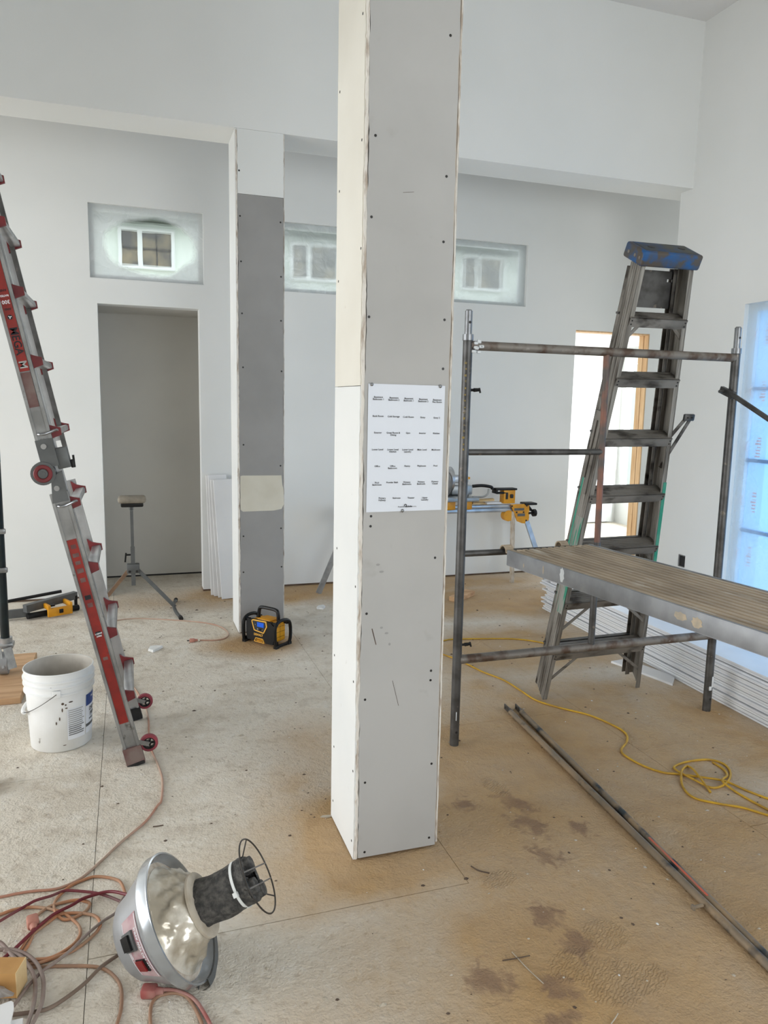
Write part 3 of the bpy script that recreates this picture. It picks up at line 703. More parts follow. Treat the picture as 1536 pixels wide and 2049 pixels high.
for yy in (SY, .94):
    p1 = post(1.427, yy); p2 = post(2.905, yy)
    if yy == SY:
        for (zz, px) in ((1.668, p1), (.492, p1)):   # brace lock studs
            MB().cyl((1.427, yy, zz), (1.472, yy - .004, zz), .006, n=8).cyl((1.462, yy - .004, zz), (1.492, yy - .004, zz + .002), .009, .007, n=8).bar((1.488, yy - .004, zz + .010), (1.494, yy - .004, zz - .012), .008, .006).build('lock_stud', 'black_plastic', px)
    MB().cyl((1.427 + R1 * .5, yy, 1.862), (2.905 - R1 * .5, yy, 1.862), .0205, n=16).build('top_rail', 'steel_rust', sf)
    MB().cyl((1.427 + R1 * .5, yy, .42), (2.905 - R1 * .5, yy, .42), .0215, n=16).build('bottom_rail', 'steel_rust', sf)
    MB().cyl((1.427 + R1 * .5, yy, 1.391), (2.146, yy, 1.391), .0145, n=14).build('rung', 'steel_dark', sf)
    MB().cyl((1.427 + R1 * .5, yy, .925), (2.156, yy, .925), .0145, n=14).build('rung', 'steel_dark', sf)
    MB().cyl((2.155, yy, .42), (2.155, yy, .95), .0165, n=14).build('upright', 'steel_dark', sf)
    MB().cyl((2.155, yy, .95), (2.145, yy, 1.86), .0150, n=14).build('upright', 'steel_orange', sf)
MB().cyl((2.868, 3.075, 1.682), (2.868, .94, .66), .0125, n=12).build('cross_brace', 'steel_dark', sf)
MB().cyl((2.868, 3.075, .50), (2.868, .94, 1.66), .0125, n=12).build('cross_brace', 'steel_dark', sf)
MB().bar((2.868, 3.145, 1.705), (2.868, 3.055, 1.672), .02, .034).build('brace_end', 'steel_dark', sf, smooth=False)
MB().cyl((2.83, 3.118, 1.694), (2.905, 3.112, 1.694), .0075, n=8).build('brace_pin', 'steel_dark', sf)
tp = MB()
rr = random.Random(3)
for q in range(9):
    x = 1.455 + rr.uniform(-.01, .03); z = 1.885 - rr.uniform(0, .06); tp.rbox((x - .008, SY - .028, z - .006), (x + .010, SY - .014, z + .007), .004)
tp.build('tape_scraps', 'paint_splash', sf)
tp = MB()
for q in range(15):
    z = 1.40 + q * .027 + rr.uniform(-.004, .004); tp.box((1.421 + rr.uniform(-.003, .003) - .012, SY - R1 - .0006 + .003, z), (1.426 - .004, SY - R1 + .004, z + rr.uniform(.003, .011)))
tp.build('yellow_marks', M('yellow_faded', (150, 128, 62), (110, 98, 70), rough=.6, scale=30), sf, smooth=False, kind='stuff')
tp = MB()
for (x, z, a, b) in [(2.912, .165, .006, .03), (2.902, .13, .008, .012), (1.424, .15, .002, .022)]:
    tp.rbox((x - a, SY - R1 - .0012, z - b), (x + a, SY - R1 + .006, z + b), .003)
tp.build('paint_drips', 'paint_splash', sf)

# aluminium plank
pk_rot = radians(6.2)
pkm = Matrix.Translation((1.613, 3.005, .945)) @ Matrix.Rotation(pk_rot, 4, 'Z')
pk = thing('scaffold_plank', 'dusty corrugated aluminium plank lying on the scaffold rungs', 'plank', mtx=pkm)
W_, LN = .475, 2.04
prof = []; nr = 13
for i in range(nr):
    x = .012 + (W_ - .024) * i / nr; dx = (W_ - .024) / nr
    prof += [(x, -.003), (x + dx * .14, .007), (x + dx * .70, .007), (x + dx * .84, -.003)]
prof.append((W_ - .012, -.003)); top = prof; bot = [(x, -.012) for x, _ in (prof[-1], prof[0])]
poly = top + bot
nP = len(poly); vs_ = [(x, 0, z) for x, z in poly] + [(x, -LN, z) for x, z in poly]
fs = [tuple(range(nP)), tuple(reversed(range(nP, 2 * nP)))] + [(i, (i + 1) % nP, nP + (i + 1) % nP, nP + i) for i in range(nP)]
MB().add(vs_, fs).build('deck', 'dust_deck', pk, world=False, smooth=False)
for x0 in (0, W_ - .012):
    MB().rbox((x0, -LN, -.062), (x0 + .012, .004, .008), .003).box((x0 if x0 == 0 else x0 - .02, -LN, -.062), (x0 + .03 if x0 == 0 else x0 + .012, 0, -.058)).build('side_rail', 'deck_rail', pk, world=False)
MB().box((.012, -.006, -.06), (W_ - .012, .003, -.001)).build('end_cap', 'deck_rail', pk, world=False, smooth=False)
for x in (.055, .375):
    hk = []
    for j in range(9):
        a = pi * j / 8
        hk.append((-.013 + .102 + .026 * cos(pi - a) - .002, -.020 + .030 * sin(a)))
    pts = [(-.03, .008)] + [(p - .0, q + .002) for p, q in hk]
    mb = MB()
    for (a0, b0), (a1, b1) in zip(pts, pts[1:]):
        mb.bar((x, a0, b0), (x, a1, b1), .042, .006, ref=(0, -(b1 - b0), a1 - a0))
    mb.build('hook', 'dust_deck', pk, world=False)
M('tan_spot', (190, 174, 150), (168, 158, 142), rough=.7, scale=30)
for (y, z, a, b, mt_) in [(-.395, -.022, .014, .030, 'paint_splash'), (-.27, -.026, .005, .018, 'tan_spot'), (-.13, -.036, .004, .010, 'tan_spot'), (-1.02, -.026, .028, .014, 'tan_spot'), (-1.09, -.030, .022, .018, 'tan_spot')]:
    MB().add([(-.0006, y + a * cos(q * pi / 8) * (1 + .22 * sin(q * 2.7 + y * 9)), z + b * sin(q * pi / 8) * (1 + .15 * cos(q * 3.3))) for q in range(16)], [tuple(range(16))]).build('paint_spot', mt_, pk, world=False, smooth=False)

# ================================================================== STEP LADDER (folded, leaning on the scaffold's top rail)
KL = .187
T = V3((-.011, -KL, 1)).normalized(); S = V3((1, 0, 0)); S = (S - T * S.dot(T)).normalized(); Nn = S.cross(T)      # Nn points to the viewer (-y)
slm = frame((2.441, 3.476, 0), S, T, Nn)
sl = thing('step_ladder', 'worn aluminium step ladder with a blue plastic cap leaning on the scaffold', 'ladder', mtx=slm)
tz = sqrt(1 + KL * KL)
HT = 2.275 * tz
def hw(t): return .317 - .0745 * t / tz
def lrail(sgn, n0, n1, t0, t1, inset, name, mat, cut=True):
    mb = MB(); th = .004; fw = .026
    def P(t, ds, n): return (sgn * (hw(t) - inset - ds), t, n)
    def slab(d0, d1, na, nb):
        c = [P(t, d, n) for t in (t0, t1) for d in (d0, d1) for n in (na, nb)]
        if cut: # angled foot
            for i in (0, 2): c[i] = (c[i][0], c[i][1] + (n1 - na) * .75, c[i][2])
            for i in (1, 3): c[i] = (c[i][0], c[i][1] + (n1 - nb) * .75, c[i][2])
        mb.add(c, [(0, 1, 3, 2), (4, 6, 7, 5), (0, 4, 5, 1), (2, 3, 7, 6), (0, 2, 6, 4), (1, 5, 7, 3)])
    slab(0, th, n0, n1); slab(0, fw, n1 - th, n1); slab(0, fw, n0, n0 + th)
    for k in range(4):      # fluted outer web
        a = n0 + (n1 - n0) * (.16 + .2 * k); slab(-.0016, 0, a, a + .007)
    return mb.build(name, mat, sl, world=False, smooth=False)
for sgn in (-1, 1):
    r = lrail(sgn, -.082, 0, 0, HT, 0, 'front_rail', 'alu_rail')
    lrail(sgn, -.125, -.088, .04, HT - .02, .014, 'rear_rail', 'alu_dirty', cut=False)
    # taped lower stretch
    t0, t1 = (.62, 1.24) if sgn > 0 else (.55, 1.27)
    mb = MB()
    a = .0022
    for (ta, tb, na, nb, da, db) in [(t0, t1, -.084 if sgn < 0 else -.03, -.062 if sgn < 0 else .0015, -a - .001, 0)]:
        c = [(sgn * (hw(t) - d), t, n) for t in (ta, tb) for d in (da, db) for n in (na, nb)]
        mb.add(c, [(0, 1, 3, 2), (4, 6, 7, 5), (0, 4, 5, 1), (2, 3, 7, 6), (0, 2, 6, 4), (1, 5, 7, 3)])
    if sgn > 0:
        c = [(sgn * (hw(t) - d), t, n) for t in (t0, t1) for d in (-a, .017) for n in (-.001, .0016)]
        mb.add(c, [(0, 1, 3, 2), (4, 6, 7, 5), (0, 4, 5, 1), (2, 3, 7, 6), (0, 2, 6, 4), (1, 5, 7, 3)])
    mb.build('tape', 'teal_tape', r, world=False, smooth=False)
    if sgn < 0:
        c = [(sgn * (hw(t) - d), t, n) for t in (.52, 1.06) for d in (-.0032, 0) for n in (-.062, -.002)]
        MB().add(c, [(0, 1, 3, 2), (4, 6, 7, 5), (0, 4, 5, 1), (2, 3, 7, 6), (0, 2, 6, 4), (1, 5, 7, 3)]).build('tape', 'teal_worn', r, world=False, smooth=False)
A_ = radians(17)
Ul = V3((0, cos(A_), sin(A_))); Fl = V3((0, -sin(A_), cos(A_)))
zs_ = [.263, .560, .852, 1.142, 1.435, 1.728, 2.010]
for i, z in enumerate(zs_):
    t = z * tz; h = hw(t) - .005; mt = frame((0, t, 0.0), (1, 0, 0), Fl, Ul)   # local: x across, y toward viewer, z up
    mb = MB().box((-h, -.080, .016), (h, .006, .020), mt).box((-h, .002, -.026), (h, .006, .020), mt).box((-h, -.080, -.018), (h, -.076, .018), mt)
    for k in range(5):
        mb.box((-h, -.072 + .015 * k, .020), (h, -.066 + .015 * k, .0215), mt)
    st = mb.build('step', 'alu_dirty', sl, world=False, smooth=False)
    for sgn in (-1, 1):
        mb = MB()
        for dz in (-.012, .006): mb.cyl(mt @ V3((sgn * (h - .010), .006, dz)), mt @ V3((sgn * (h - .010), .0085, dz)), .0035, n=8)
        mb.build('rivets', 'screw', st, world=False)
        if i in (0, 1, 2, 6):
            p0 = mt @ V3((sgn * (h - (.16 if i < 2 else .06)), -.004, -.024)); p1 = V3((sgn * (hw(t - .15) - .012), t - (.15 if i < 2 else .085), -.006))
            MB().bar(p0, p1, .016, .004, ref=(0, 0, 1)).build('knee_brace', 'alu_dirty', st, world=False, smooth=False)
    MB().box((-h, t + .026, -.118), (h, t + .036, -.095)).build('rear_brace', 'steel_dark', sl, world=False, smooth=False)
# splashes on steps come from the material; back plate, cap, spreaders
t = 2.13 * tz; h = hw(t) - .02
pl_ = MB()
for a, b, c, d in cells(-h, h, t - .06, t + .115, [(-h + .02, -h + .05, t + .065, t + .078), (h - .05, h - .02, t + .065, t + .078)]): pl_.box((a, c, -.108), (b, d, -.102))
pl_.build('back_plate', 'steel_dark', sl, world=False, smooth=False)
cm = frame((0, 2.285 * tz, -.02), (1, 0, 0), Fl, Ul)
cw = .166
MB().rbox((-cw, -.115, -.022), (cw, .045, .050), .012, cm, 3).build('cap', 'blue_plastic', sl, world=False)
capo = sl.children[-1]
MB().rbox((-cw + .02, -.10, .0495), (cw - .02, .028, .0515), .004, cm).build('cap_tray', 'cap_top', capo, world=False)
for (x, y) in ((-.085, -.03), (.095, -.045)):
    MB().cyl(cm @ V3((x, y, .0512)), cm @ V3((x, y, .0530)), .018, n=14).build('tool_hole', 'screw', capo, world=False)
for y in (-.075, -.02, .02):
    MB().cyl(cm @ V3((-cw - .0012, y, .012)), cm @ V3((-cw + .002, y, .012)), .008, n=12).build('bolt', 'steel_rust', capo, world=False)
t1 = 1.50 * tz
inv = slm.inverted()
e0 = inv @ V3((2.752, 3.19, 1.555))
for (z, dx) in ((1.40, -.012), (1.285, .016)):
    tt = z * tz; MB().bar((hw(tt) - .012, tt, -.05), (e0.x + dx, e0.y, -.045 + .002 * dx), .018, .005, ref=(0, 0, 1)).build('spreader', 'alu_dirty', sl, world=False, smooth=False)
MB().rbox((e0.x - .034, e0.y - .020, -.052), (e0.x + .030, e0.y + .016, -.034), .006).build('spreader_hinge', 'steel_dark', sl, world=False)
for dx in (-.016, .012): MB().cyl((e0.x + dx, e0.y - .002, -.034), (e0.x + dx, e0.y - .002, -.031), .0045, n=8).build('rivet', 'screw', sl, world=False)
ta, tb = 1.16 * tz, 1.56 * tz
for (n, l0) in ((-.07, .08), (-.035, 0)):
    MB().bar((-(hw(ta + l0) + .006), ta + l0, n), (-(hw(tb) + .006), tb, n), .005, .016, ref=(0, 0, 1)).build('spreader', 'alu_dirty', sl, world=False, smooth=False)
MB().rbox((-(hw(tb) + .014), tb - .03, -.085), (-(hw(tb) + .002), tb + .02, -.02), .004).build('spreader_hinge', 'alu_dirty', sl, world=False)

# ================================================================== STACK OF SIDING BOARDS along the right
rnd = random.Random(5)
base_dir = V3((3.033 - 3.092, 2.813 - 5.135, 0)).normalized(); yawb = math.atan2(base_dir.x, -base_dir.y)
ORD = 'first second third fourth fifth sixth seventh eighth ninth tenth eleventh twelfth thirteenth fourteenth fifteenth sixteenth seventeenth eighteenth nineteenth twentieth twenty-first'.split()
NB_ = 18; BT = .0143; zb = .001
bmesh_board = MB().rbox((0, -4.6, 0), (.30, 0, BT - .0028), .0009, seg=1).build('siding_board', 'siding_white')
for k in range(NB_):
    o = bmesh_board if k == 0 else bmesh_board.copy()
    if k: COL.objects.link(o)
    jx = rnd.uniform(-.008, .008) + (.02 if k > 14 else 0)
    o.location = (3.098 + jx, 5.13 + rnd.uniform(-.05, .05) + (.09 if k in (14, 15) else 0), zb); zb += BT - .0028 + rnd.choice((.0012, .002, .0028, .0045)); o.rotation_euler = (0, 0, yawb + rnd.uniform(-.002, .002))
    if k == 0: lab = 'lowest long white board of the stack by the right wall'
    elif k == NB_ - 1: lab = 'topmost long white board of the stack by the right wall'
    else: lab = '%s long white board counted up from the floor in the stack by the right wall' % ORD[k]
    tag(o, lab, 'board', 'long white boards stacked by the right wall')
# offcut on the floor by the ladder foot
q = [(2.856, 3.889), (2.97, 3.90), (3.06, 3.60), (3.062, 3.545), (2.968, 3.449), (2.885, 3.80)]
o = MB().prism(q, .001, .014).build('board_offcut', 'white_trim', smooth=False); tag(rebase(o, (2.97, 3.68, 0)), 'white board offcut lying by the step ladder foot', 'board')

# ================================================================== TUBES ON FLOOR (folded cross brace)
cb = thing('loose_cross_brace', 'pair of dusty steel brace tubes lying on the floor in the right foreground', 'brace', (1.78, 2.4, 0))
M('tube_dusty', (128, 117, 102), (164, 140, 110), rough=.6, metal=.25, scale=5, detail=8, c3=(56, 62, 66), s3=8, lo3=.55, hi3=.66)
for (a, b, ofs) in [((1.862, 3.425), (1.684, 1.20), .0145), ((1.918, 3.409), (1.700, 1.20), .0145)]:
    p0 = V3((a[0], a[1], ofs)); p1 = V3((b[0], b[1], ofs)); d = (p1 - p0).normalized()
    o = MB().cyl(p0 + d * .08, p1, .0135, n=14).build('tube', 'tube_dusty', cb)
    sd = V3((d.y, -d.x, 0))
    MB().bar(p0, p0 + d * .06, .006, .027, ref=(0, 0, 1)).add(
        [p0 + d * .06 + sd * x + V3((0, 0, z)) for x, z in ((-.003, -.0135), (.003, -.0135), (.003, .0135), (-.003, .0135))] + [p0 + d * .085 + sd * x + V3((0, 0, z)) for x, z in ((-.012, -.011), (.012, -.011), (.012, .011), (-.012, .011))],
        [(k, (k + 1) % 4, 4 + (k + 1) % 4, 4 + k) for k in range(4)]).build('flat_end', 'steel_dark', o, smooth=False)
    MB().cyl(p0 + d * .02 - sd * .004, p0 + d * .02 + sd * .004, .006, n=10).build('bolt_hole', 'screw', o)
pb = fl(1390, 1815, .02)
MB().cyl(pb + V3((-.008, 0, 0)), pb + V3((.03, 0, 0)), .006, n=10).rbox((pb.x - .012, pb.y - .008, pb.z - .008), (pb.x - .002, pb.y + .008, pb.z + .008), .003).build('pivot_bolt', 'tube_dusty', cb)
q0 = V3((1.918 + (1.700 - 1.918) * (3.409 - 2.14) / 2.209 - .006, 2.14, .0275)); q1 = V3((1.918 + (1.700 - 1.918) * (3.409 - 1.80) / 2.209 - .006, 1.80, .0275))
MB().bar(q0, q1, .008, .0012).build('orange_mark', M('orange_paint', (214, 100, 70), (166, 122, 96), rough=.6, scale=20), cb, smooth=False)

# ================================================================== MULTI-POSITION LADDER on the left
LY0, LY1 = 3.322, 3.815
def lx(z): return -.007 - .223 * z if z < 1.3 else -.297 - .2075 * (z - 1.3)
def LP(z, off=0, y=LY0):  # point on stile centre line, off across (toward +x)
    s_ = -.223 if z < 1.3 else -.2075; n = V3((1, 0, -s_)).normalized()
    p = V3((lx(z), y, z)) + n * off; return p
lad = thing('folding_ladder', 'silver multi-position ladder with red labels leaning at the left', 'ladder', (-.02, 3.57, 0))
def ibeam(z0, z1, y, wd, name, mat, th=.024, zc0=None):
    p0, p1 = LP(z0, 0, y), LP(z1, 0, y)
    rf = V3((0, 1, 0)); mb = MB()
    mb.bar(p0, p1, wd, .008, ref=rf)
    mb.bar(p0, p1, .012, th, ref=rf, off=(wd / 2 - .006, 0)).bar(p0, p1, .012, th, ref=rf, off=(-wd / 2 + .006, 0))
    return mb.build(name, mat, lad, smooth=False)
s1 = ibeam(.07, 1.215, LY0, .070, 'stile', 'alu')
s2 = ibeam(1.40, 2.95, LY0, .064, 'stile', 'alu')
s3 = ibeam(.05, 1.215, LY1, .066, 'stile', 'alu_bright')
s4 = ibeam(1.40, 2.95, LY1, .062, 'stile', 'alu_bright')
MB().bar(LP(.55, .012, LY0 + .035), LP(1.30, .012, LY0 + .035), .050, .02, ref=(0, 1, 0)).build('inner_stile', 'alu_bright', lad, smooth=False)
MB().bar(LP(1.30, .012, LY0 + .035), LP(2.9, .012, LY0 + .035), .050, .02, ref=(0, 1, 0)).build('inner_stile', 'alu_bright', lad, smooth=False)
MB().bar(LP(1.30, .03, LY1 - .03), LP(2.9, .03, LY1 - .03), .020, .02, ref=(0, 1, 0)).build('inner_stile', 'steel_dark', lad, smooth=False)
for (z0, z1, mat) in ((.20, 1.02, 'red_label'), (1.70, 2.5, 'red_label'), (1.56, 1.695, 'red_worn')):
    p0, p1 = LP(z0, -.002, LY0 - .0065), LP(z1, -.002, LY0 - .0065)
    lo = MB().bar(p0, p1, .038, .004, ref=(0, 1, 0)).build('label', mat, s1 if z1 < 1.3 else s2, smooth=False)
def ladder_text(body, size, z, mat, parent, bold=.0004, down=True, off=-.002):
    vs_, fs = text_mesh(body, size, 'CENTER', bold)
    ax = (LP(z + .01) - LP(z)).normalized(); sd = V3((ax.z, 0, -ax.x))
    c = LP(z, off, LY0 - .0092)
    X = -ax if down else ax; Y = sd if down else -sd
    MB().add([c + X * p.x + Y * p.y for p in vs_], fs).build('label_text', mat, parent, smooth=False)
ladder_text('MEGA', .040, 1.815, 'ink', s2, .0008)
ladder_text('M', .040, 1.725, 'label_grey', s2, .0008)
def ladder_text_flat(body, size, z, mat, parent, bold=.0003):
    vs_, fs = text_mesh(body, size, 'CENTER', bold); ax = (LP(z + .01) - LP(z)).normalized(); sd = V3((ax.z, 0, -ax.x)); c = LP(z, -.002, LY0 - .0092)
    MB().add([c - sd * p.x - ax * p.y for p in vs_], fs).build('label_text', mat, parent, smooth=False)
ladder_text_flat('300', .020, 1.962, 'label_white', s2)
ladder_text_flat('RATED', .010, 1.985, 'label_white', s2); ladder_text_flat('ANSI', .012, 2.005, 'ink', s2); ladder_text_flat('ANSI', .011, 1.935, 'ink', s2)
c = LP(1.905, -.002, LY0 - .0092); MB().cyl(c, c + V3((0, -.0004, 0)), .0095, n=18).build('label_icon', 'ink', s2)
mb = MB()
for a in (pi / 2, pi / 2 + 2.094, pi / 2 + 4.189): mb.bar(c + V3((0, -.0008, 0)), c + V3((cos(-a) * .0065, -.0008, sin(-a) * .0065)), .003, .0004, ref=(0, 1, 0))
mb.build('label_icon', 'label_white', s2, smooth=False)
for z in (.99, .955, .92, .885, .845, .77, .735, .61, .50):
    c = LP(z, -.002, LY0 - .0088)
    ax = (LP(z + .01) - LP(z)).normalized()
    MB().bar(c - ax * random.uniform(.006, .011), c + ax * random.uniform(.006, .012), random.uniform(.018, .028), .0005, ref=(0, 1, 0)).build('faded_print', 'red_worn' if z not in (.77, .61) else 'ink', s1, smooth=False)
ladder_text_flat('SAFETY', .009, .612, 'label_white', s1); ladder_text_flat('FIRST', .009, .601, 'label_white', s1)
zr = [.30, .592, .882, 1.160, 1.452, 1.730, 1.997, 2.255, 2.52]
for i, z in enumerate(zr):
    ax = (LP(z + .01) - LP(z)).normalized(); n = V3((ax.z, 0, -ax.x))
    upv = V3((-.10, 0, 1)).normalized(); fw = V3((1, 0, .10)).normalized()
    ya, yb = LY0 + .028, LY1 - .018
    c = LP(z, .046, 0)
    mt = frame((c.x, 0, c.z), n, (0, 1, 0), ax)
    mb = MB().rbox((-.022, ya, -.013), (.018, yb, .013), .004, mt)
    for k in range(3): mb.box((.0178, ya + .004, -.009 + .0065 * k), (.0192, yb - .004, -.0055 + .0065 * k), mt)
    ru = mb.build('rung', 'alu_bright', lad)
    for yy in (ya - .004, yb + .004):
        poly_ = [(-.034, -.034), (-.008, -.022), (.022, -.016), (.024, .014), (.004, .022), (-.012, .030), (-.034, .052)]
        mb = MB().prism(poly_, -.007, .007, frame(mt @ V3((0, yy, 0)), n, ax, (0, 1, 0)))
        mb.build('rung_bracket', 'red_plastic', ru, smooth=False)
# hinge
hc = LP(1.302, -.034, LY0)
hg = MB().cyl(hc + V3((0, -.024, 0)), hc + V3((0, .028, 0)), .047, n=28)
arm = [(.030, .10), (-.033, .10), (-.045, .03), (-.03, -.03), (-.012, -.045), (0, -.11), (.040, -.13), (.038, -.02), (.034, .04)]
o_ = LP(1.31, 0, LY0); ax = (LP(1.32) - LP(1.31)).normalized(); n = V3((ax.z, 0, -ax.x))
hgo = hg.build('hinge', 'stand_grey', lad)
MB().prism([(-.033, .012), (.032, .012), (.032, .125), (-.033, .125)], -.018, .018, frame(o_, n, ax, (0, 1, 0))).prism([(-.030, -.135), (.034, -.135), (.034, -.012), (-.010, -.03)], -.018, .018, frame(o_, n, ax, (0, 1, 0))).build('hinge_arm', 'stand_grey', hgo, smooth=False)
MB().lathe([(.022, 0), (.034, 0), (.036, .004), (.033, .007), (.023, .007), (.020, .004)], 26, frame(hc + V3((0, -.024, 0)), (1, 0, 0), (0, 0, 1), (0, -1, 0)), closed=True).build('hinge_ring', 'red_plastic', hgo)
MB().cyl(hc + V3((0, -.030, 0)), hc + V3((0, -.020, 0)), .018, n=18).cyl(hc + V3((0, -.033, 0)), hc + V3((0, -.028, 0)), .009, n=12).build('hinge_cap', 'stand_grey', hgo)
for (z, off) in ((1.235, 0), (1.405, -.006)):
    b0 = LP(z, off, LY0 - .018); MB().cyl(b0, b0 + V3((0, -.006, 0)), .011, n=14).build('rivet', 'alu', hgo)
bm_ = frame(LP(1.335, .055, LY0 + .02), n, (0, 1, 0), ax)
MB().rbox((-.03, -.03, -.03), (.020, .03, .055), .004, bm_).build('lock_block', 'stand_grey', lad)
MB().rbox((.018, -.02, -.035), (.034, .015, -.002), .004, bm_).bar(bm_ @ V3((.03, -.01, -.035)), bm_ @ V3((.036, -.01, .015)), .008, .014, ref=(0, 1, 0)).build('latch', 'black_plastic', lad)
for z in (1.165, 1.455):     # J-lock pins
    a = LP(z, -.012, LY0 - .012); b = LP(z + .004, .05, LY0 - .02)
    MB().tube(crom([a + V3((0, .008, 0)), a + V3((0, -.012, 0)), a + V3((.02, -.02, .001)), b, b + V3((.008, .02, 0))], 5), .0055, 10).build('lock_pin', 'steel_tack', lad)
# feet and wheels
MB().bar(LP(.004, 0, LY0), LP(.085, 0, LY0), .078, .036, ref=(0, 1, 0)).build('foot', 'red_worn', lad, smooth=False)
MB().bar(LP(-.004, 0, LY0) + V3((0, 0, .004)), LP(.014, 0, LY0), .074, .040, ref=(0, 1, 0)).build('foot_pad', 'black_rubber', lad, smooth=False)
MB().bar(LP(.002, 0, LY1), LP(.06, 0, LY1), .072, .034, ref=(0, 1, 0)).build('foot', 'black_rubber', lad, smooth=False)
for (x, y, z) in ((.048, LY0 + .02, .085), (.040, LY1 + .02, .085)):
    c = V3((x, y, z)); mt = frame(c, (1, 0, 0), (0, 0, 1), (0, -1, 0))
    wo = MB().lathe([(.027, -.012), (.036, -.012), (.039, -.008), (.039, .008), (.036, .012), (.027, .012)], 28, mt, closed=True).build('wheel', 'wheel_red', lad)
    mb = MB().lathe([(.022, -.010), (.027, -.010), (.027, .010), (.022, .010)], 24, mt, closed=True).cyl(mt @ V3((0, 0, -.014)), mt @ V3((0, 0, .014)), .009, n=12)
    for k in range(5): a = k * 2 * pi / 5; mb.bar(mt @ V3((.006 * cos(a), .006 * sin(a), 0)), mt @ V3((.024 * cos(a), .024 * sin(a), 0)), .006, .014, ref=(0, 1, 0))
    mb.build('hub', 'black_plastic', wo)
    MB().bar(LP(.10, .03, y - .03), c + V3((0, -.016, 0)), .02, .004, ref=(0, 1, 0)).build('wheel_bracket', 'alu', lad, smooth=False)

# ================================================================== BUCKET
bk = thing('plastic_bucket', 'open white plastic bucket with a blue label and wire handle', 'bucket', (-.338, 3.66, 0))
Rb, Rt, Hb = .132, .149, .372
def rad(z): return Rb + (Rt - Rb) * z / Hb
o = [(0.0001, 0), (Rb - .006, 0), (Rb, .006), (rad(.26), .262)]
for z in (.272, .306, .332): o += [(rad(z) , z - .004), (rad(z) + .0085, z), (rad(z) + .0085, z + .006), (rad(z) + .001, z + .010)]
o += [(Rt, .368), (Rt + .003, .370), (Rt + .002, .374), (Rt - .002, .374)]
MB().lathe(o, 56, Matrix.Translation(V3((-.338, 3.66, .0005)))).build('body', 'bucket_white', bk, ang=50)
MB().lathe([(Rt - .002, .374), (Rt - .004, .36), (rad(.2) - .004, .2), (Rb - .005, .008), (.0001, .006)], 56, Matrix.Translation(V3((-.338, 3.66, .0005)))).build('inner_wall', 'bucket_inside', bk, ang=60)
bc = V3((-.338, 3.66, 0))
face = math.atan2(-3.66, .338)      # direction to the viewer
def on_bucket(a, z, e=.0008): r = rad(z) + e; return bc + V3((r * cos(face + a), r * sin(face + a), z))
def patch(a0, a1, z0, z1, mat, name, parent, e=.0008, n=14):
    vs_ = [on_bucket(a0 + (a1 - a0) * i / n, z, e) for z in (z0, z1) for i in range(n + 1)]
    return MB().add(vs_, [(i, i + 1, n + 2 + i, n + 1 + i) for i in range(n)]).build(name, mat, parent, ang=180)
lbl = patch(radians(50), radians(118), .058, .245, 'label_white', 'label', bk, .0006)
patch(radians(50), radians(118), .190, .245, 'label_blue', 'label_band', lbl, .0012)
patch(radians(50), radians(118), .088, .102, 'stand_grey', 'label_band', lbl, .0012)
gl = patch(radians(11), radians(47), .056, .205, 'label_white', 'instructions', bk, .0006)
for k in range(13):
    z = .194 - k * .0098
    patch(radians(13), radians(13 + random.uniform(24, 32)), z, z + .0052, 'label_grey' if k < 8 else 'steel_light', 'text_line', gl, .0011)
def wrap_text(body, size, a_c, z_c, mat, parent, align='LEFT'):
    vs_, fs = text_mesh(body, size, align, .0004)
    MB().add([on_bucket(a_c + p.x / rad(z_c), z_c + p.y, .0018) for p in vs_], fs).build('label_text', mat, parent, smooth=False)
wrap_text('DRYWALL', .026, radians(60), .168, 'ink', lbl); wrap_text('PRIMER', .026, radians(63), .142, 'ink', lbl); wrap_text('INTERIOR', .010, radians(60), .120, 'ink', lbl)
wrap_text('PRO', .014, radians(66), .226, 'label_white', lbl)
ear = on_bucket(radians(-6), .29, .004)
for a in (radians(-5), radians(175)):
    p = on_bucket(a, .285, .001); nn = (p - bc); nn.z = 0; nn.normalize()
    MB().rbox((-.017, -.017, 0), (.017, .017, .012), .003, frame(p, nn.cross(V3((0, 0, 1))), (0, 0, 1), nn)).build('handle_ear', 'bucket_white', bk)
pA = on_bucket(radians(-5), .288, .014); pB = on_bucket(radians(175), .288, .014)
hp = []
outd = V3((cos(face - radians(95)), sin(face - radians(95)), 0))
for i in range(25):
    a = pi * i / 24; mid = pA.lerp(pB, .5); ha = (pA - pB) / 2
    hp.append(mid + ha * cos(a) + (outd * .158 + V3((0, 0, -.115))) * sin(a))
MB().tube(hp, .0018, 6).build('wire_handle', 'wire_dark', bk)
g_ = hp[9:16]; MB().tube(g_, .009, 10).build('handle_grip', 'bucket_white', bk)
# drips
mb = MB()
for (a, z, h_, w_) in [(4, .235, .006, .006), (9, .228, .004, .004), (3, .205, .010, .003), (-2, .165, .009, .003), (-8, .145, .008, .003), (10, .212, .003, .006), (18, .238, .003, .010), (-14, .315, .003, .003), (5, .035, .002, .008)]:
    mb.add([on_bucket(radians(a) + w_ / .14 * cos(q * pi / 4), z + h_ * sin(q * pi / 4), .001) for q in range(8)], [tuple(range(8))])
mb.build('drips', 'debris_dark', bk, smooth=False)

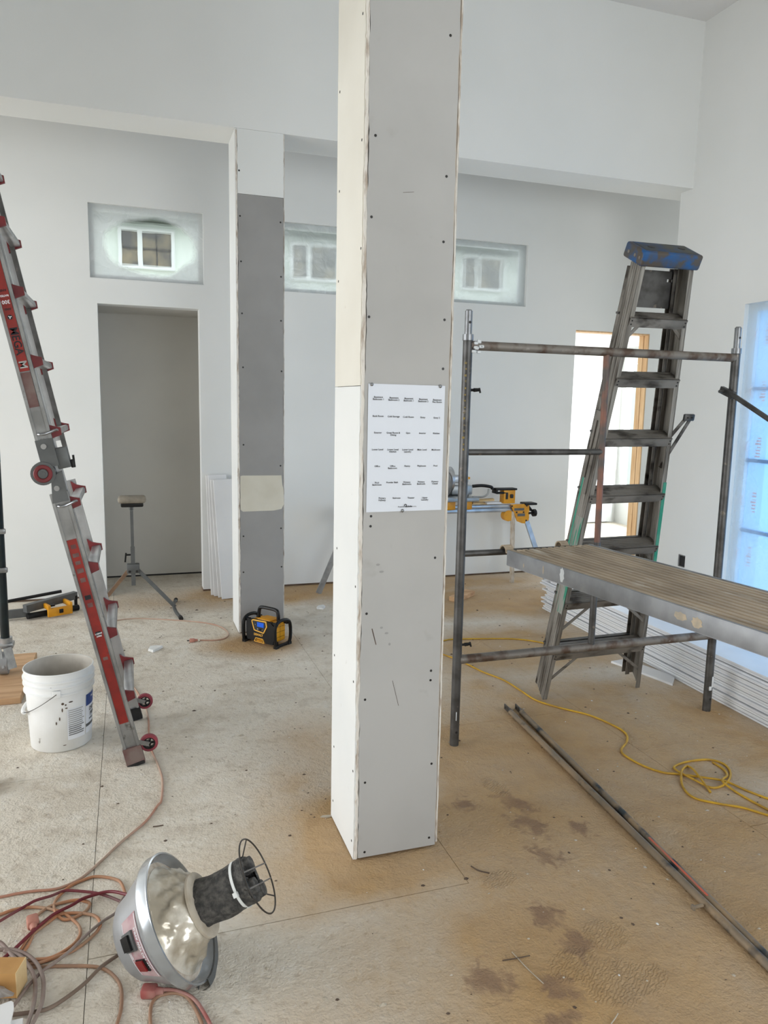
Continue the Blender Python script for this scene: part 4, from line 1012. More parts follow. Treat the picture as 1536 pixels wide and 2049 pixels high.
# ================================================================== ROLLING SCAFFOLD at the left edge, on a wood plank
o = MB().rbox((-1.75, 4.19, 0), (-.575, 4.94, .036), .004, seg=1).build('wood_plank', 'plank_wood'); tag(rebase(o, (-1.1, 4.55, 0)), 'wide pale wood board under the caster of the dark green scaffold', 'board')
o = MB().rbox((-1.4, 3.20, 0), (-.56, 3.335, .036), .004, seg=1).build('wood_scrap', 'plank_wood'); tag(rebase(o, (-.9, 3.27, 0)), 'narrow wood board end poking in at the left edge beside the bucket', 'board')
rs = thing('rolling_scaffold', 'dark green rolling scaffold post with a caster wheel at the left edge', 'scaffold', (-1.1, 4.6, .036))
for x in (-.700, -1.58):
    po = MB().cyl((x, 4.62, .235), (x, 4.62, 2.0), .024, n=16).build('post', 'green_steel', rs)
    MB().cyl((x, 4.62, 1.24), (x, 4.62, 1.40), .0248, n=16).build('teal_band', 'teal_steel', po)
    for zz in (.62, .84): MB().rbox((x - .02, 4.59, zz), (x + .034, 4.612, zz + .03), .005).build('lock_clip', 'zinc', po)
    ca = MB().cyl((x + .004, 4.62, .205), (x + .004, 4.62, .24), .034, n=18).rbox((x - .03, 4.585, .180), (x + .045, 4.655, .212), .008).build('caster', 'zinc', rs)
    MB().cyl((x - .030, 4.585, .101), (x + .016, 4.585, .101), .064, n=30).cyl((x - .036, 4.585, .101), (x + .022, 4.585, .101), .022, n=18).build('wheel', 'wheel_grey', ca)
    MB().bar((x + .018, 4.560, .195), (x + .046, 4.520, .085), .044, .008, ref=(0, 1, 0)).bar((x - .020, 4.56, .195), (x - .002, 4.52, .09), .012, .008, ref=(0, 1, 0)).build('brake_lever', 'zinc', ca, smooth=False)
for zz in (.45, .9, 1.35, 1.8): MB().cyl((-.700, 4.62, zz), (-1.58, 4.62, zz), .016, n=12).build('rung', 'green_steel', rs)

# ================================================================== FOLDED TOOL STAND by the back wall
ft = thing('folded_tool_stand', 'folded black and grey tool stand with a yellow bracket by the back wall', 'tool stand', (-.6, 5.95, 0))
MB().bar((-1.15, 5.80, .045), (-.72, 5.88, .045), .03, .06).build('arm', 'stand_grey', ft, smooth=False)
MB().bar((-.745, 5.83, .085), (-.42, 6.10, .10), .045, .055).build('beam', 'stand_grey', ft, smooth=False)
MB().cyl((-.73, 5.82, .03), (-.40, 6.02, .022), .022, n=14).build('leg', 'black_plastic', ft)
MB().cyl((-1.12, 5.93, .085), (-.52, 6.10, .135), .012, n=10).build('leg', 'black_plastic', ft)
MB().cyl((-.42, 6.08, .0), (-.42, 6.08, .10), .012, n=10).build('leg', 'black_plastic', ft)
mb = MB()
ym = frame((-.575, 5.865, .0), (.84, .40, 0), (-.40, .84, 0), (0, 0, 1))
mb.rbox((-.035, -.035, .01), (.145, -.015, .075), .006, ym).rbox((-.035, -.035, .062), (-.012, .12, .10), .006, ym).rbox((.122, -.035, .062), (.145, .12, .10), .006, ym).rbox((-.035, .10, .062), (.145, .12, .11), .006, ym)
mb.build('bracket', 'yellow_plastic', ft)
MB().rbox((.045, -.04, .03), (.075, -.02, .06), .004, ym).rbox((-.01, -.028, .085), (.02, .0, .10), .004, ym).build('catch', 'black_plastic', ft)

# ================================================================== ROLLER / SUPPORT STAND in front of the niche
rsx, rsy = .004, 5.875
st = thing('support_stand', 'grey tripod support stand with a wooden pad in front of the niche', 'stand', (.03, 5.87, 0))
MB().rbox((rsx - .095, rsy - .07, .835), (rsx + .105, rsy + .07, .885), .022, seg=3).build('pad', 'stand_wood', st)
MB().rbox((rsx - .075, rsy - .045, .805), (rsx + .085, rsy + .045, .838), .01).build('pad_base', 'black_plastic', st)
MB().box((rsx - .011, rsy - .011, .47), (rsx + .011, rsy + .011, .81)).build('inner_pole', 'stand_grey', st, smooth=False)
MB().box((rsx - .015, rsy - .015, .205), (rsx + .015, rsy + .015, .50)).build('outer_pole', 'stand_grey', st, smooth=False)
MB().rbox((rsx - .046, rsy - .03, .30), (rsx + .046, rsy + .03, .372), .008).build('hub', 'stand_grey', st)
for dx in (-.026, .026): MB().cyl((rsx + dx, rsy - .034, .317), (rsx + dx, rsy - .028, .317), .009, n=12).build('bolt', 'screw', st)
MB().cyl((rsx - .015, rsy, .44), (rsx - .05, rsy, .44), .007, n=8).bar((rsx - .048, rsy, .455), (rsx - .056, rsy, .385), .012, .012).build('clamp_lever', 'black_plastic', st)
MB().tube([(rsx + .016 * cos(a), rsy - .018, .795 + .02 * sin(a)) for a in [k * pi / 8 for k in range(17)]], .002, 6).build('ring', 'steel_light', st)
MB().bar((rsx - .03, rsy, .325), (-.245, 6.06, .018), .026, .016, ref=(0, 1, 0)).build('leg', M('rusty_leg', (122, 96, 74), (96, 78, 64), rough=.6, scale=12), st, smooth=False, label='rust brown leg')
MB().bar((rsx + .03, rsy, .325), (.300, 5.80, .035), .026, .020, ref=(0, 1, 0)).build('leg', 'stand_grey', st, smooth=False)
MB().tube(crom([(.318, 6.06, .016), (.300, 5.95, .026), (.290, 5.80, .040), (.300, 5.68, .026), (.323, 5.575, .016)], 5), .013, 10).build('foot_bar', 'stand_grey', st)
for (a, b) in (((.318, 6.06, .016), (.322, 6.10, .015)), ((.323, 5.575, .016), (.327, 5.535, .015))): MB().cyl(a, b, .0155, n=12).build('rubber_tip', 'black_rubber', st)
MB().cyl((-.245, 6.06, .018), (-.262, 6.074, .012), .015, n=10).build('rubber_tip', 'black_rubber', st)

# ================================================================== LEANING WHITE BOARDS
lb = [(.592, .985, 6.328, 6.215, .018, 'tallest white board leaning on the back wall left of the column, rearmost'), (.606, .99, 6.300, 6.175, .024, 'second white board from the wall in the leaning bundle left of the column'),
      (.622, .955, 6.262, 6.12, .036, 'third white board from the wall in the leaning bundle left of the column'), (.640, .957, 6.222, 6.065, .040, 'front white board of the leaning bundle left of the column')]
for x, zt, yt, yb, dx, lab in lb:
    y2 = yt + .012
    d = V3((-dx, y2 - yb, zt)).normalized(); sd = V3((1, 0, dx / zt)).normalized(); nn = sd.cross(d)
    mt = frame((x + dx, yb, .002), sd, d, nn); Lb = zt / d.z
    o = MB().rbox((0, 0, -.013), (.150, Lb, 0), .0015, mt, 1).build('trim_board', 'white_trim'); tag(rebase(o, (x + .1, yb, 0)), lab, 'board', 'white boards leaning left of the column')

# ================================================================== RADIO
ra = radians(-51)
rm = frame((.846, 4.875, 0), (cos(ra), sin(ra), 0), (-sin(ra), cos(ra), 0), (0, 0, 1))     # x along the front, y to the back
rd = thing('jobsite_radio', 'black and yellow jobsite radio on the floor at the column foot', 'radio', mtx=rm)
MB().rbox((-.105, -.058, .022), (.105, .062, .158), .014, None, 3).build('body', 'yellow_plastic', rd, world=False)
# black front shell with chamfered outline
shell = [(-.112, .03), (-.06, .022), (-.04, .045), (.03, .045), (.05, .018), (.112, .02), (.118, .06), (.118, .145), (.09, .165), (-.09, .165), (-.118, .148), (-.118, .055)]
my = Matrix(((1, 0, 0, 0), (0, 0, 1, 0), (0, 1, 0, 0), (0, 0, 0, 1)))
MB().prism(shell, -.078, -.050, my).build('front_shell', 'black_plastic', rd, world=False, smooth=False)
def outline(poly, th):
    c = V3((sum(p[0] for p in poly) / len(poly), sum(p[1] for p in poly) / len(poly), 0)); mb = MB(); n_ = len(poly)
    for i in range(n_):
        a, b = poly[i], poly[(i + 1) % n_]; mb.bar((a[0], -.080, a[1]), (b[0], -.080, b[1]), th, .006, ref=(0, 1, 0))
    return mb
pent = [(-.058, .165), (-.066, .158), (-.045, .098), (.035, .088), (.062, .135), (.055, .168)]
MB().prism(pent, -.081, -.076, my).build('control_panel', 'screen_bg', rd, world=False, smooth=False)
outline(pent, .007).build('panel_trim', 'yellow_trim', rd, world=False, smooth=False)
MB().box((-.020, -.083, .125), (.038, -.080, .156)).build('screen', 'lcd_blue', rd, world=False, smooth=False)
for (x, z, r_) in ((-.032, .138, .004), (-.012, .110, .006), (.010, .108, .007), (.026, .110, .004), (.038, .118, .003)):
    MB().cyl((x, -.081, z), (x, -.086, z), r_, n=12).build('knob', 'steel_light' if r_ != .007 else 'black_plastic', rd, world=False)
vs_, fs = text_mesh('DEWALT', .021, 'CENTER', .0007)
MB().add([(p.x * .92 - .012, -.0792, .068 + p.y) for p in vs_], fs).build('brand_text', 'yellow_trim', rd, world=False, smooth=False)
outline([(-.045, .022), (-.034, .046), (.026, .046), (.040, .020)], .004).build('vent_trim', 'yellow_trim', rd, world=False, smooth=False)
for k in range(4): MB().bar((-.024 + k * .013, -.080, .038), (-.018 + k * .013, -.080, .026), .006, .004, ref=(0, 1, 0)).build('vent_slot', 'yellow_plastic', rd, world=False, smooth=False)
for sx in (-1, 1):
    x = sx * .137
    loop = [(x, -.082, .012), (x, -.086, .10), (x, -.080, .150), (x, -.040, .176), (x, .030, .172), (x, .066, .140), (x, .072, .06), (x, .055, .012), (x, 0, .010)]
    MB().tube(crom(loop + [loop[0]], 3)[:-1], .0115, 8, closed=True).build('roll_bar', 'black_plastic', rd, world=False)
    for (y, z) in ((-.06, .155), (-.06, .03), (.05, .15)): MB().bar((sx * .10, y, z), (sx * .135, y, z), .02, .02).build('bar_mount', 'black_plastic', rd, world=False, smooth=False)
    MB().box((x - .012, -.088, 0), (x + .012, -.055, .018)).box((x - .012, .04, 0), (x + .012, .07, .018)).build('foot', 'black_rubber', rd, world=False, smooth=False)
MB().tube(crom([(-.086, .01, .150), (-.082, .01, .205), (-.066, .01, .228), (0, .01, .232), (.066, .01, .228), (.082, .01, .205), (.086, .01, .150)], 4), .012, 8).build('carry_handle', 'black_plastic', rd, world=False)
MB().rbox((-.05, -.05, .156), (.06, .05, .170), .006).build('battery_lid', 'yellow_plastic', rd, world=False)
for z in (.055, .09, .125): MB().box((.1045, -.045, z), (.1055, .05, z + .002)).build('groove', 'black_plastic', rd, world=False, smooth=False)
MB().box((.1045, .002, .035), (.1055, .004, .15)).build('groove', 'black_plastic', rd, world=False, smooth=False)

# ================================================================== MITRE SAW STAND, SAW and OFFCUTS
ss = thing('saw_stand', 'folding saw stand with an aluminium beam and yellow brackets by the back wall', 'saw stand', (2.45, 6.05, 0))
by = 6.05
MB().rbox((1.62, by - .028, .655), (3.40, by + .028, .688), .006).build('beam', 'alu_bright', ss)
MB().rbox((1.62, by - .030, .696), (3.42, by + .030, .722), .006).build('beam', 'alu_bright', ss)
MB().box((1.62, by - .020, .686), (3.40, by + .020, .698)).build('beam_web', 'steel_light', ss, smooth=False)
plate = [(3.24, .725), (3.425, .725), (3.43, .60), (3.42, .545), (3.36, .55), (3.31, .57)]
MB().prism([(x, z) for x, z in plate], by - .045, by - .033, Matrix(((1, 0, 0, 0), (0, 0, 1, 0), (0, 1, 0, 0), (0, 0, 0, 1)))).build('end_bracket', 'yellow_plastic', ss, smooth=False)
for (x0, x1, z0, z1) in ((3.275, 3.375, .668, .69), (3.31, 3.385, .615, .64)): MB().box((x0, by - .047, z0), (x1, by - .0445, z1)).build('bracket_slot', 'stand_grey', ss, smooth=False)
for (x, z) in ((3.25, .71), (3.40, .71), (3.30, .652), (3.37, .652), (3.40, .575)): MB().cyl((x, by - .049, z), (x, by - .044, z), .008, n=10).build('bolt', 'screw', ss)
MB().cyl((3.23, by - .03, .62), (3.23, by + .03, .62), .05, n=22).build('end_pulley', 'yellow_plastic', ss)
MB().cyl((3.42, by - .04, .64), (3.475, by - .04, .642), .010, n=10).cyl((3.468, by - .04, .642), (3.495, by - .04, .642), .034, n=8).build('knob', 'black_plastic', ss)
MB().rbox((3.38, by - .06, .715), (3.50, by + .05, .735), .006).bar((3.42, by, .72), (3.47, by, .66), .02, .03, ref=(0, 1, 0)).build('end_stop', 'black_plastic', ss)
MB().cyl((3.275, by - .02, .66), (3.293, 6.025, 0), .021, n=14).build('leg', 'brown_edge', ss)
MB().bar((3.40, by - .03, .60), (3.60, 5.93, .01), .042, .02, ref=(0, 1, 0)).build('leg', 'alu_bright', ss, smooth=False)
MB().bar((1.76, by + .01, .66), (1.482, 6.055, .004), .045, .022, ref=(0, 1, 0)).build('leg', 'alu', ss, smooth=False)
MB().cyl((1.80, by + .02, .66), (1.90, 6.22, .004), .021, n=12).build('leg', 'brown_edge', ss)
MB().cyl((1.70, by - .03, .62), (1.66, by - .06, .62), .022, n=10).build('knob', 'black_plastic', ss)
MB().rbox((1.60, by - .045, .60), (1.80, by - .03, .725), .004).build('end_bracket', 'yellow_plastic', ss)
# work stop
MB().rbox((3.16, by - .055, .735), (3.275, by + .03, .862), .006).build('work_stop', 'yellow_plastic', ss)
MB().rbox((3.08, by - .06, .855), (3.29, by + .03, .872), .004).rbox((3.08, by - .055, .825), (3.10, by + .03, .872), .004).rbox((3.085, by - .055, .822), (3.20, by - .03, .842), .006).build('stop_clamp', 'black_plastic', ss)
MB().box((3.178, by - .058, .775), (3.20, by - .054, .835)).rbox((3.22, by - .07, .785), (3.25, by - .05, .82), .006).build('stop_knob', 'screw', ss)
for x in (2.62, 2.78): MB().rbox((x, by - .05, .69), (x + .075, by + .05, .762), .006).build('saw_mount', 'yellow_plastic', ss)
sw = thing('mitre_saw', 'grey mitre saw clamped on the saw stand beside the pillar', 'saw', (2.6, 6.05, .765))
MB().rbox((2.28, by - .10, .765), (2.90, by + .12, .80), .008).build('base', 'saw_silver', sw)
MB().rbox((2.30, by + .03, .80), (2.86, by + .06, .875), .006).build('fence', 'saw_silver', sw)
MB().cyl((2.58, by - .02, .80), (2.58, by - .02, .815), .15, n=30).build('turntable', 'saw_silver', sw)
MB().rbox((2.66, by - .04, .82), (2.86, by + .03, .905), .012).build('motor', 'saw_silver', sw)
MB().cyl((2.62, by - .03, .96), (2.645, by - .03, .96), .11, n=30).rbox((2.62, by - .10, .93), (2.79, by + .02, .995), .012).build('blade_guard', 'alu_bright', sw)
MB().cyl((2.615, by - .03, .92), (2.618, by - .03, .92), .105, n=36).build('blade', 'steel_light', sw)
MB().rbox((2.76, by - .105, .965), (2.80, by - .095, .985), .003).build('badge', 'yellow_plastic', sw)
MB().tube(crom([(2.86, by - .03, .895), (2.95, by - .04, .90), (3.03, by - .05, .888), (3.045, by - .05, .87)], 5), .014, 10).build('handle', 'black_plastic', sw)
MB().tube(crom([(2.86, by - .04, .80), (2.95, by - .05, .80), (3.0, by - .05, .825), (3.01, by - .05, .87)], 5), .009, 8).build('handle_loop', 'saw_silver', sw)
offl = ['thin pale wood offcut lying on the saw stand beam near the saw', 'wood offcut resting tilted on top of another on the saw stand beam', 'flat white offcut on the saw stand beam beside the yellow work stop']
for k, (x0, z0, L_, an) in enumerate(((2.86, .7345, .16, 3), (2.90, .7555, .17, -4), (3.0, .7330, .15, 1))):
    mt = Matrix.Translation((x0, by, z0)) @ Matrix.Rotation(radians(an), 4, 'Y') @ Matrix.Rotation(radians([12, -15, 6][k]), 4, 'Z')
    o = MB().box((0, -.04, 0), (L_, .03, .016), mt).build('wood_offcut', ['cardboard_edge', 'cardboard_edge', 'white_trim'][k], smooth=False); tag(rebase(o, (x0, by, z0)), offl[k], 'offcut')
# wood block on the floor
wm_ = frame((2.52, 5.49, 0), (.78, .62, 0), (-.62, .78, 0), (0, 0, 1))
o = MB().rbox((0, 0, 0), (.30, .09, .04), .003, wm_, 1).build('wood_block', 'plank_wood'); tag(rebase(o, (2.6, 5.6, 0)), 'short wood block on the floor between pillar and saw stand', 'block')

# ================================================================== VACUUM MOTOR HEAD
axv = V3((.858, -.202, .472)).normalized(); cv = V3((-.426, -.793, .436)); cv = (cv - axv * cv.dot(axv)).normalized()
vc = fl(352, 1838, .160)
vm = frame(vc, cv, axv.cross(cv), axv)
va = thing('vacuum_motor_head', 'upturned grey shop vacuum motor head with a dark foam filter', 'vacuum head', mtx=vm)
RV = .180
MB().lathe([(.0001, -.142), (.066, -.142), (.096, -.137), (.110, -.124), (.120, -.100), (.166, -.022), (.169, -.016)], 56).build('housing', 'vac_body', va, world=False, ang=40)
MB().lathe([(.169, -.016), (.176, -.018), (.180, -.010), (RV, .012), (RV + .001, .016), (RV - .004, .017), (RV - .007, .004), (.164, -.008), (.158, -.008)], 56).build('rim', 'vac_rim', va, world=False, ang=50)
# raised lug of the rim on the far side
MB().lathe([(RV - .002, -.012), (RV + .016, -.012), (RV + .019, .008), (RV + .016, .022), (RV - .002, .022), (RV - .006, .008)], 30, None, True, radians(95), radians(205)).build('latch_lug', 'stand_grey', va, world=False, ang=50)
MB().lathe([(.162, -.008), (.150, -.003), (.140, .004)], 48).build('plate', 'brown_edge', va, world=False)
rv = random.Random(9); prof_n = 12; vs_ = []; fs = []; n_ = 72
for j in range(prof_n + 1):
    u = j / prof_n; r0 = .148 - (.148 - .080) * (u ** .7); z = .000 + .078 * u
    for i in range(n_):
        a = 2 * pi * i / n_
        k = sin(pi * u) ** .7 * (.008 * sin(4 * a + 3 * u) + .006 * abs(sin(5.5 * a - 5 * u + 1)) + .005 * sin(13 * a + 9 * u) + .003 * sin(23 * a - 14 * u))
        vs_.append(((r0 + k) * cos(a), (r0 + k) * sin(a), z + .004 * sin(3 * a) * u))
for j in range(prof_n):
    for i in range(n_): fs.append((j * n_ + i, j * n_ + (i + 1) % n_, (j + 1) * n_ + (i + 1) % n_, (j + 1) * n_ + i))
MB().add(vs_, fs).build('plastic_wrap', 'foil_film', va, world=False, ang=180)
MB().lathe([(.056, .076), (.082, .074), (.090, .079), (.090, .086), (.082, .089), (.056, .088)], 40, None, True).build('flange', 'debris_light', va, world=False)
fv, ff = [], []
FZ0, FL = .087, .150
for j in range(13):
    u = j / 12
    for i in range(36):
        a = 2 * pi * i / 36; r = .0625 + .003 * sin(3 * a + 6 * u) + .0022 * sin(7 * a - 9 * u) - .006 * max(0, 1 - abs(u - .80) / .06) + (rv.uniform(-.003, .004) if j == 0 else 0)
        fv.append((r * cos(a), r * sin(a), FZ0 + FL * u + (rv.uniform(-.004, .004) if j in (0,) else 0)))
for j in range(12):
    for i in range(36): ff.append((j * 36 + i, j * 36 + (i + 1) % 36, (j + 1) * 36 + (i + 1) % 36, (j + 1) * 36 + i))
MB().add(fv, ff).lathe([(.0625, FZ0 + FL), (.056, FZ0 + FL + .004), (.044, FZ0 + FL + .002)], 36).build('foam_filter', 'foam', va, world=False, ang=60)
ZT = FZ0 + FL
for (x, y) in ((.030, .02), (-.018, .034), (.004, -.036)):
    MB().cyl((x, y, ZT - .02), (x, y, ZT + .018), .026, .022, n=14).build('float_boss', 'foam', va, world=False)
MB().lathe([(.0625, ZT - .036), (.0650, ZT - .036), (.0650, ZT - .0285), (.0625, ZT - .0285)], 40, None, True).rbox((.058, .012, ZT - .039), (.074, .026, ZT - .026), .002).build('zip_tie', 'zip_tie', va, world=False)
MB().tube([(.104 * cos(2 * pi * k / 48), .104 * sin(2 * pi * k / 48), ZT + .020) for k in range(48)], .0024, 6, closed=True).build('cage_ring', 'wire_dark', va, world=False)
for y in (-.022, .022): MB().tube([(-.102, y, ZT + .020), (.102, y, ZT + .020)], .0022, 6).build('cage_wire', 'steel_light', va, world=False)
for a in (.3, 2.4, 4.5): MB().tube([(.104 * cos(a), .104 * sin(a), ZT + .020), (.058 * cos(a), .058 * sin(a), ZT - .01)], .002, 6).build('cage_wire', 'wire_dark', va, world=False)
# control panel on the housing side (cone patch)
def on_vac(a, s, e=.0012):     # s 0..1 from closed end to rim
    r = .120 + (.166 - .120) * s; z = -.100 + .078 * s; nn = V3((cos(a) * .857, sin(a) * .857, -.516))
    return V3((r * cos(a), r * sin(a), z)) + nn * e
def vpatch(a0, a1, s0, s1, e, mat, name, parent, n=12, th=0):
    vs_ = [on_vac(a0 + (a1 - a0) * i / n, s, ee) for ee in ((e,) if not th else (e, e + th)) for s in (s0, s1) for i in range(n + 1)]
    fs = [(i, i + 1, n + 2 + i, n + 1 + i) for i in range(n)]
    if th:
        k = 2 * (n + 1); fs = [(a + k, b + k, c + k, d + k) for a, b, c, d in fs]
        for i in range(n): fs += [(i, i + 1, k + i + 1, k + i), (n + 1 + i, n + 2 + i, k + n + 2 + i, k + n + 1 + i)]
        fs += [(0, n + 1, k + n + 1, k), (n, 2 * n + 1, k + 2 * n + 1, k + n)]
    return MB().add(vs_, fs).build(name, mat, parent, world=False, ang=40)
A0, A1 = radians(-24), radians(44)
cpn = vpatch(A0, A1, .10, .86, .0012, 'vac_label', 'switch_panel', va)
vpatch(A0 + .03, A1 - .03, .80, .83, .0018, 'label_white', 'panel_line', cpn)
vpatch(A0 + .03, A1 - .03, .12, .14, .0018, 'label_white', 'panel_line', cpn)
vpatch(radians(-10), radians(10), .10, .58, .0016, 'stand_grey', 'switch_bezel', cpn, 6, .006)
vpatch(radians(-7), radians(8), .12, .46, .0070, 'black_plastic', 'rocker_switch', cpn, 6, .007)
vpatch(radians(20), radians(34), .28, .68, .0016, 'black_plastic', 'switch_bezel', cpn, 6, .003)
vpatch(radians(21), radians(33), .30, .60, .0045, 'switch_red', 'rocker_switch', cpn, 6, .004)
def vac_text(body, size, a_c, s_c):
    vs_, fs = text_mesh(body, size, 'CENTER', .0002)
    MB().add([on_vac(a_c + p.x / .16, s_c - p.y / .097, .0022) for p in vs_], fs).build('panel_text', 'label_white', cpn, world=False, smooth=False)
vac_text('SUPER WET DRY VAC', .0125, radians(11), .72)
vac_text('POWER', .0085, radians(14), .20)

# ================================================================== CORDS
def cord(name, label, mat, paths, r, z=None, group='extension cords in the left foreground'):
    first = paths[0][0]; base = fl(*first[:2])
    c = thing(name, label, 'cord', (base.x, base.y, 0), group=group)
    for k, pa in enumerate(paths):
        zz = (z if z is not None else 0) + r
        pts = []
        for i, q in enumerate(pa):
            h = zz + (q[2] if len(q) > 2 else 0.0); pts.append(fl(q[0], q[1], h))
        MB().tube(crom(pts, 6), r, 8).build('cable', mat, c, ang=180)
    return c
def plug(c, x, y, dx, dy, L_, w_, h_, mat, prongs=True, z=0):
    a = fl(x, y, z + h_ / 2); b = fl(x + dx, y + dy, z + h_ / 2); d = (b - a); d.z = 0; d.normalize(); s_ = V3((-d.y, d.x, 0))
    mt = frame(a, d, s_, (0, 0, 1))
    o = MB().rbox((0, -w_ / 2, -h_ / 2), (L_, w_ / 2, h_ / 2), h_ * .25, mt).cyl(mt @ V3((-.018, 0, 0)), mt @ V3((.002, 0, 0)), h_ * .30, h_ * .42, n=12).build('plug', mat, c)
    if prongs:
        MB().box((L_, -.007, -.002), (L_ + .016, -.005, .003), mt).box((L_, .005, -.002), (L_ + .016, .007, .003), mt).build('prongs', 'steel_dark', o, smooth=False)
salm = cord('salmon_cord', 'thin salmon cord running from the column foot behind the ladder to the left', 'cord_salmon',
    [[(400, 1281), (430, 1281), (450, 1277), (457, 1268), (445, 1256), (420, 1248), (380, 1243), (300, 1238), (262, 1238), (226, 1243), (205, 1252), (215, 1270), (238, 1290), (248, 1325), (262, 1365), (275, 1385), (290, 1412), (297, 1440), (298, 1470), (303, 1500), (316, 1530), (325, 1560), (323, 1600), (315, 1612), (291, 1644), (242, 1685), (203, 1722), (169, 1752), (144, 1767), (110, 1779), (67, 1783), (34, 1788), (0, 1795), (-40, 1800)]], .0045, group='cords on the floor')
plug(salm, 390, 1281, -14, 1, .036, .026, .024, 'plug_salmon')
org = cord('orange_cord', 'orange extension cord looped beside the vacuum head', 'cord_orange',
    [[(-30, 1838), (0, 1830), (25, 1821), (51, 1816), (76, 1815.5), (101, 1819), (125, 1826), (145, 1840), (157, 1852), (161, 1864), (157, 1877), (144, 1892), (118, 1909), (95, 1918), (71, 1920), (40, 1925)],
     [(252, 1792), (250, 1786), (245, 1772), (237, 1762), (217, 1756), (190, 1754), (169, 1760), (144, 1771), (125, 1786), (112, 1801), (108, 1815), (115, 1831), (129, 1840), (149, 1836), (169, 1825), (179, 1813), (176, 1805), (152, 1801), (118, 1808), (95, 1816), (75, 1831)],
     [(66, 1857), (66, 1870), (56, 1892), (47, 1906), (40, 1925)],
     [(40, 1903), (54, 1882), (71, 1865), (95, 1847), (118, 1831), (144, 1827), (169, 1828), (190, 1833), (200, 1845), (198, 1858), (183, 1875), (152, 1899), (118, 1913), (81, 1926), (55, 1930)]], .0048, .001)
plug(org, 67, 1853, -3, -18, .044, .034, .030, 'plug_salmon', prongs=False)
cord('tan_cord', 'dusty tan cord curving down past the left of the vacuum head', 'cord_tan',
    [[(40, 1934), (65, 1935), (121, 1933), (170, 1933), (194, 1935), (212, 1941), (226, 1951), (238, 1966), (243, 1984), (243, 2005), (241, 2024), (234, 2049), (225, 2080)]], .0048)
cord('brown_cord', 'brown grey cord running from under the vacuum head to the lower left', 'cord_brown',
    [[(246, 1902), (236, 1911), (202, 1935), (170, 1967), (133, 1996), (101, 2016), (73, 2024), (28, 2030), (-20, 2034)]], .0052, .004)
cord('pale_cord', 'pale grey cord slanting from the vacuum head toward the cardboard box', 'cord_grey',
    [[(248, 1795), (240, 1808), (232, 1826), (203, 1845), (169, 1874), (144, 1899), (110, 1926), (85, 1943), (55, 1975), (28, 2012), (0, 2040)]], .0045, .009)
cord('dusty_red_cord', 'dusty plum cord crossing above the orange loop', 'cord_plum',
    [[(250, 1808), (242, 1804), (212, 1792), (186, 1786), (144, 1782), (127, 1783), (101, 1793), (71, 1802), (51, 1813), (25, 1828), (0, 1843), (-30, 1860)]], .0046, .006)
cord('dark_red_cord', 'dark red power cord of the vacuum head lying over the orange loop', 'cord_red',
    [[(262, 1792, .03), (250, 1789, .02), (217, 1784, .008), (169, 1797), (144, 1811), (110, 1828), (85, 1847), (59, 1870), (30, 1898), (10, 1915), (-15, 1935)]], .0052, .011)
cord('grey_loop_cord', 'thick grey cord looped around the cardboard box corner', 'cord_grey',
    [[(-20, 1880), (0, 1886), (12, 1897), (23, 1910), (35, 1925), (45, 1950)],
     [(-10, 1901), (22, 1900), (42, 1905), (58, 1913), (72, 1926), (80, 1940), (86, 1958), (87, 1979), (84, 2005), (75, 2028), (65, 2049), (55, 2075)],
     [(8, 1903), (25, 1906), (42, 1914), (54, 1928), (65, 1945), (70, 1963), (70, 1989), (66, 2015), (56, 2047), (48, 2075)]], .0056, .014)
redp = cord('red_plug_cord', 'red cord with a chunky red plug below the vacuum head', 'plug_red',
    [[(318, 1983, .010), (330, 1980, .004), (351, 1982), (370, 1988), (384, 1996), (396, 2008), (404, 2020), (420, 2049), (432, 2080)]], .0052, .003)
plug(redp, 314, 1983, -30, 0, .042, .034, .028, 'plug_red', prongs=False)
cord('beige_loop_cord', 'beige cord bent in an arch at the bottom edge below the vacuum head', 'cord_tan',
    [[(305, 2080), (301, 2049), (301, 2020), (306, 2004), (318, 1993), (343, 1987), (362, 1989), (376, 1997), (390, 2018), (404, 2049), (412, 2080)]], .0045)
yel = cord('yellow_cord', 'yellow extension cord snaking across the floor under the scaffold', 'cord_yellow',
    [[(1102, 1291), (1089, 1287), (1055, 1281), (1017, 1278), (957, 1278), (905, 1279), (886, 1282), (850, 1288), (845, 1296), (870, 1304), (905, 1316), (935, 1329), (965, 1344), (1008, 1361), (1042, 1382), (1072, 1401), (1119, 1416), (1179, 1431), (1230, 1453), (1252, 1468), (1254, 1483), (1243, 1500), (1252, 1513), (1286, 1532), (1324, 1545), (1357, 1549), (1410, 1556, .004), (1450, 1563, .006), (1494, 1582), (1536, 1598), (1580, 1612)],
     [(1388, 1560, .007), (1353, 1541, .004), (1351, 1532), (1379, 1523), (1419, 1520), (1450, 1530), (1461, 1549), (1450, 1569, .004), (1423, 1576), (1388, 1560, .007)],
     [(1421, 1585), (1397, 1552, .012), (1385, 1538, .008), (1373, 1533), (1363, 1545, .006), (1366, 1574), (1388, 1596), (1432, 1607), (1485, 1616), (1536, 1631), (1580, 1640)],
     [(1425, 1525), (1448, 1540), (1454, 1552, .006), (1445, 1563, .010), (1476, 1587), (1536, 1620), (1580, 1640)]], .0050, group='cords on the floor')

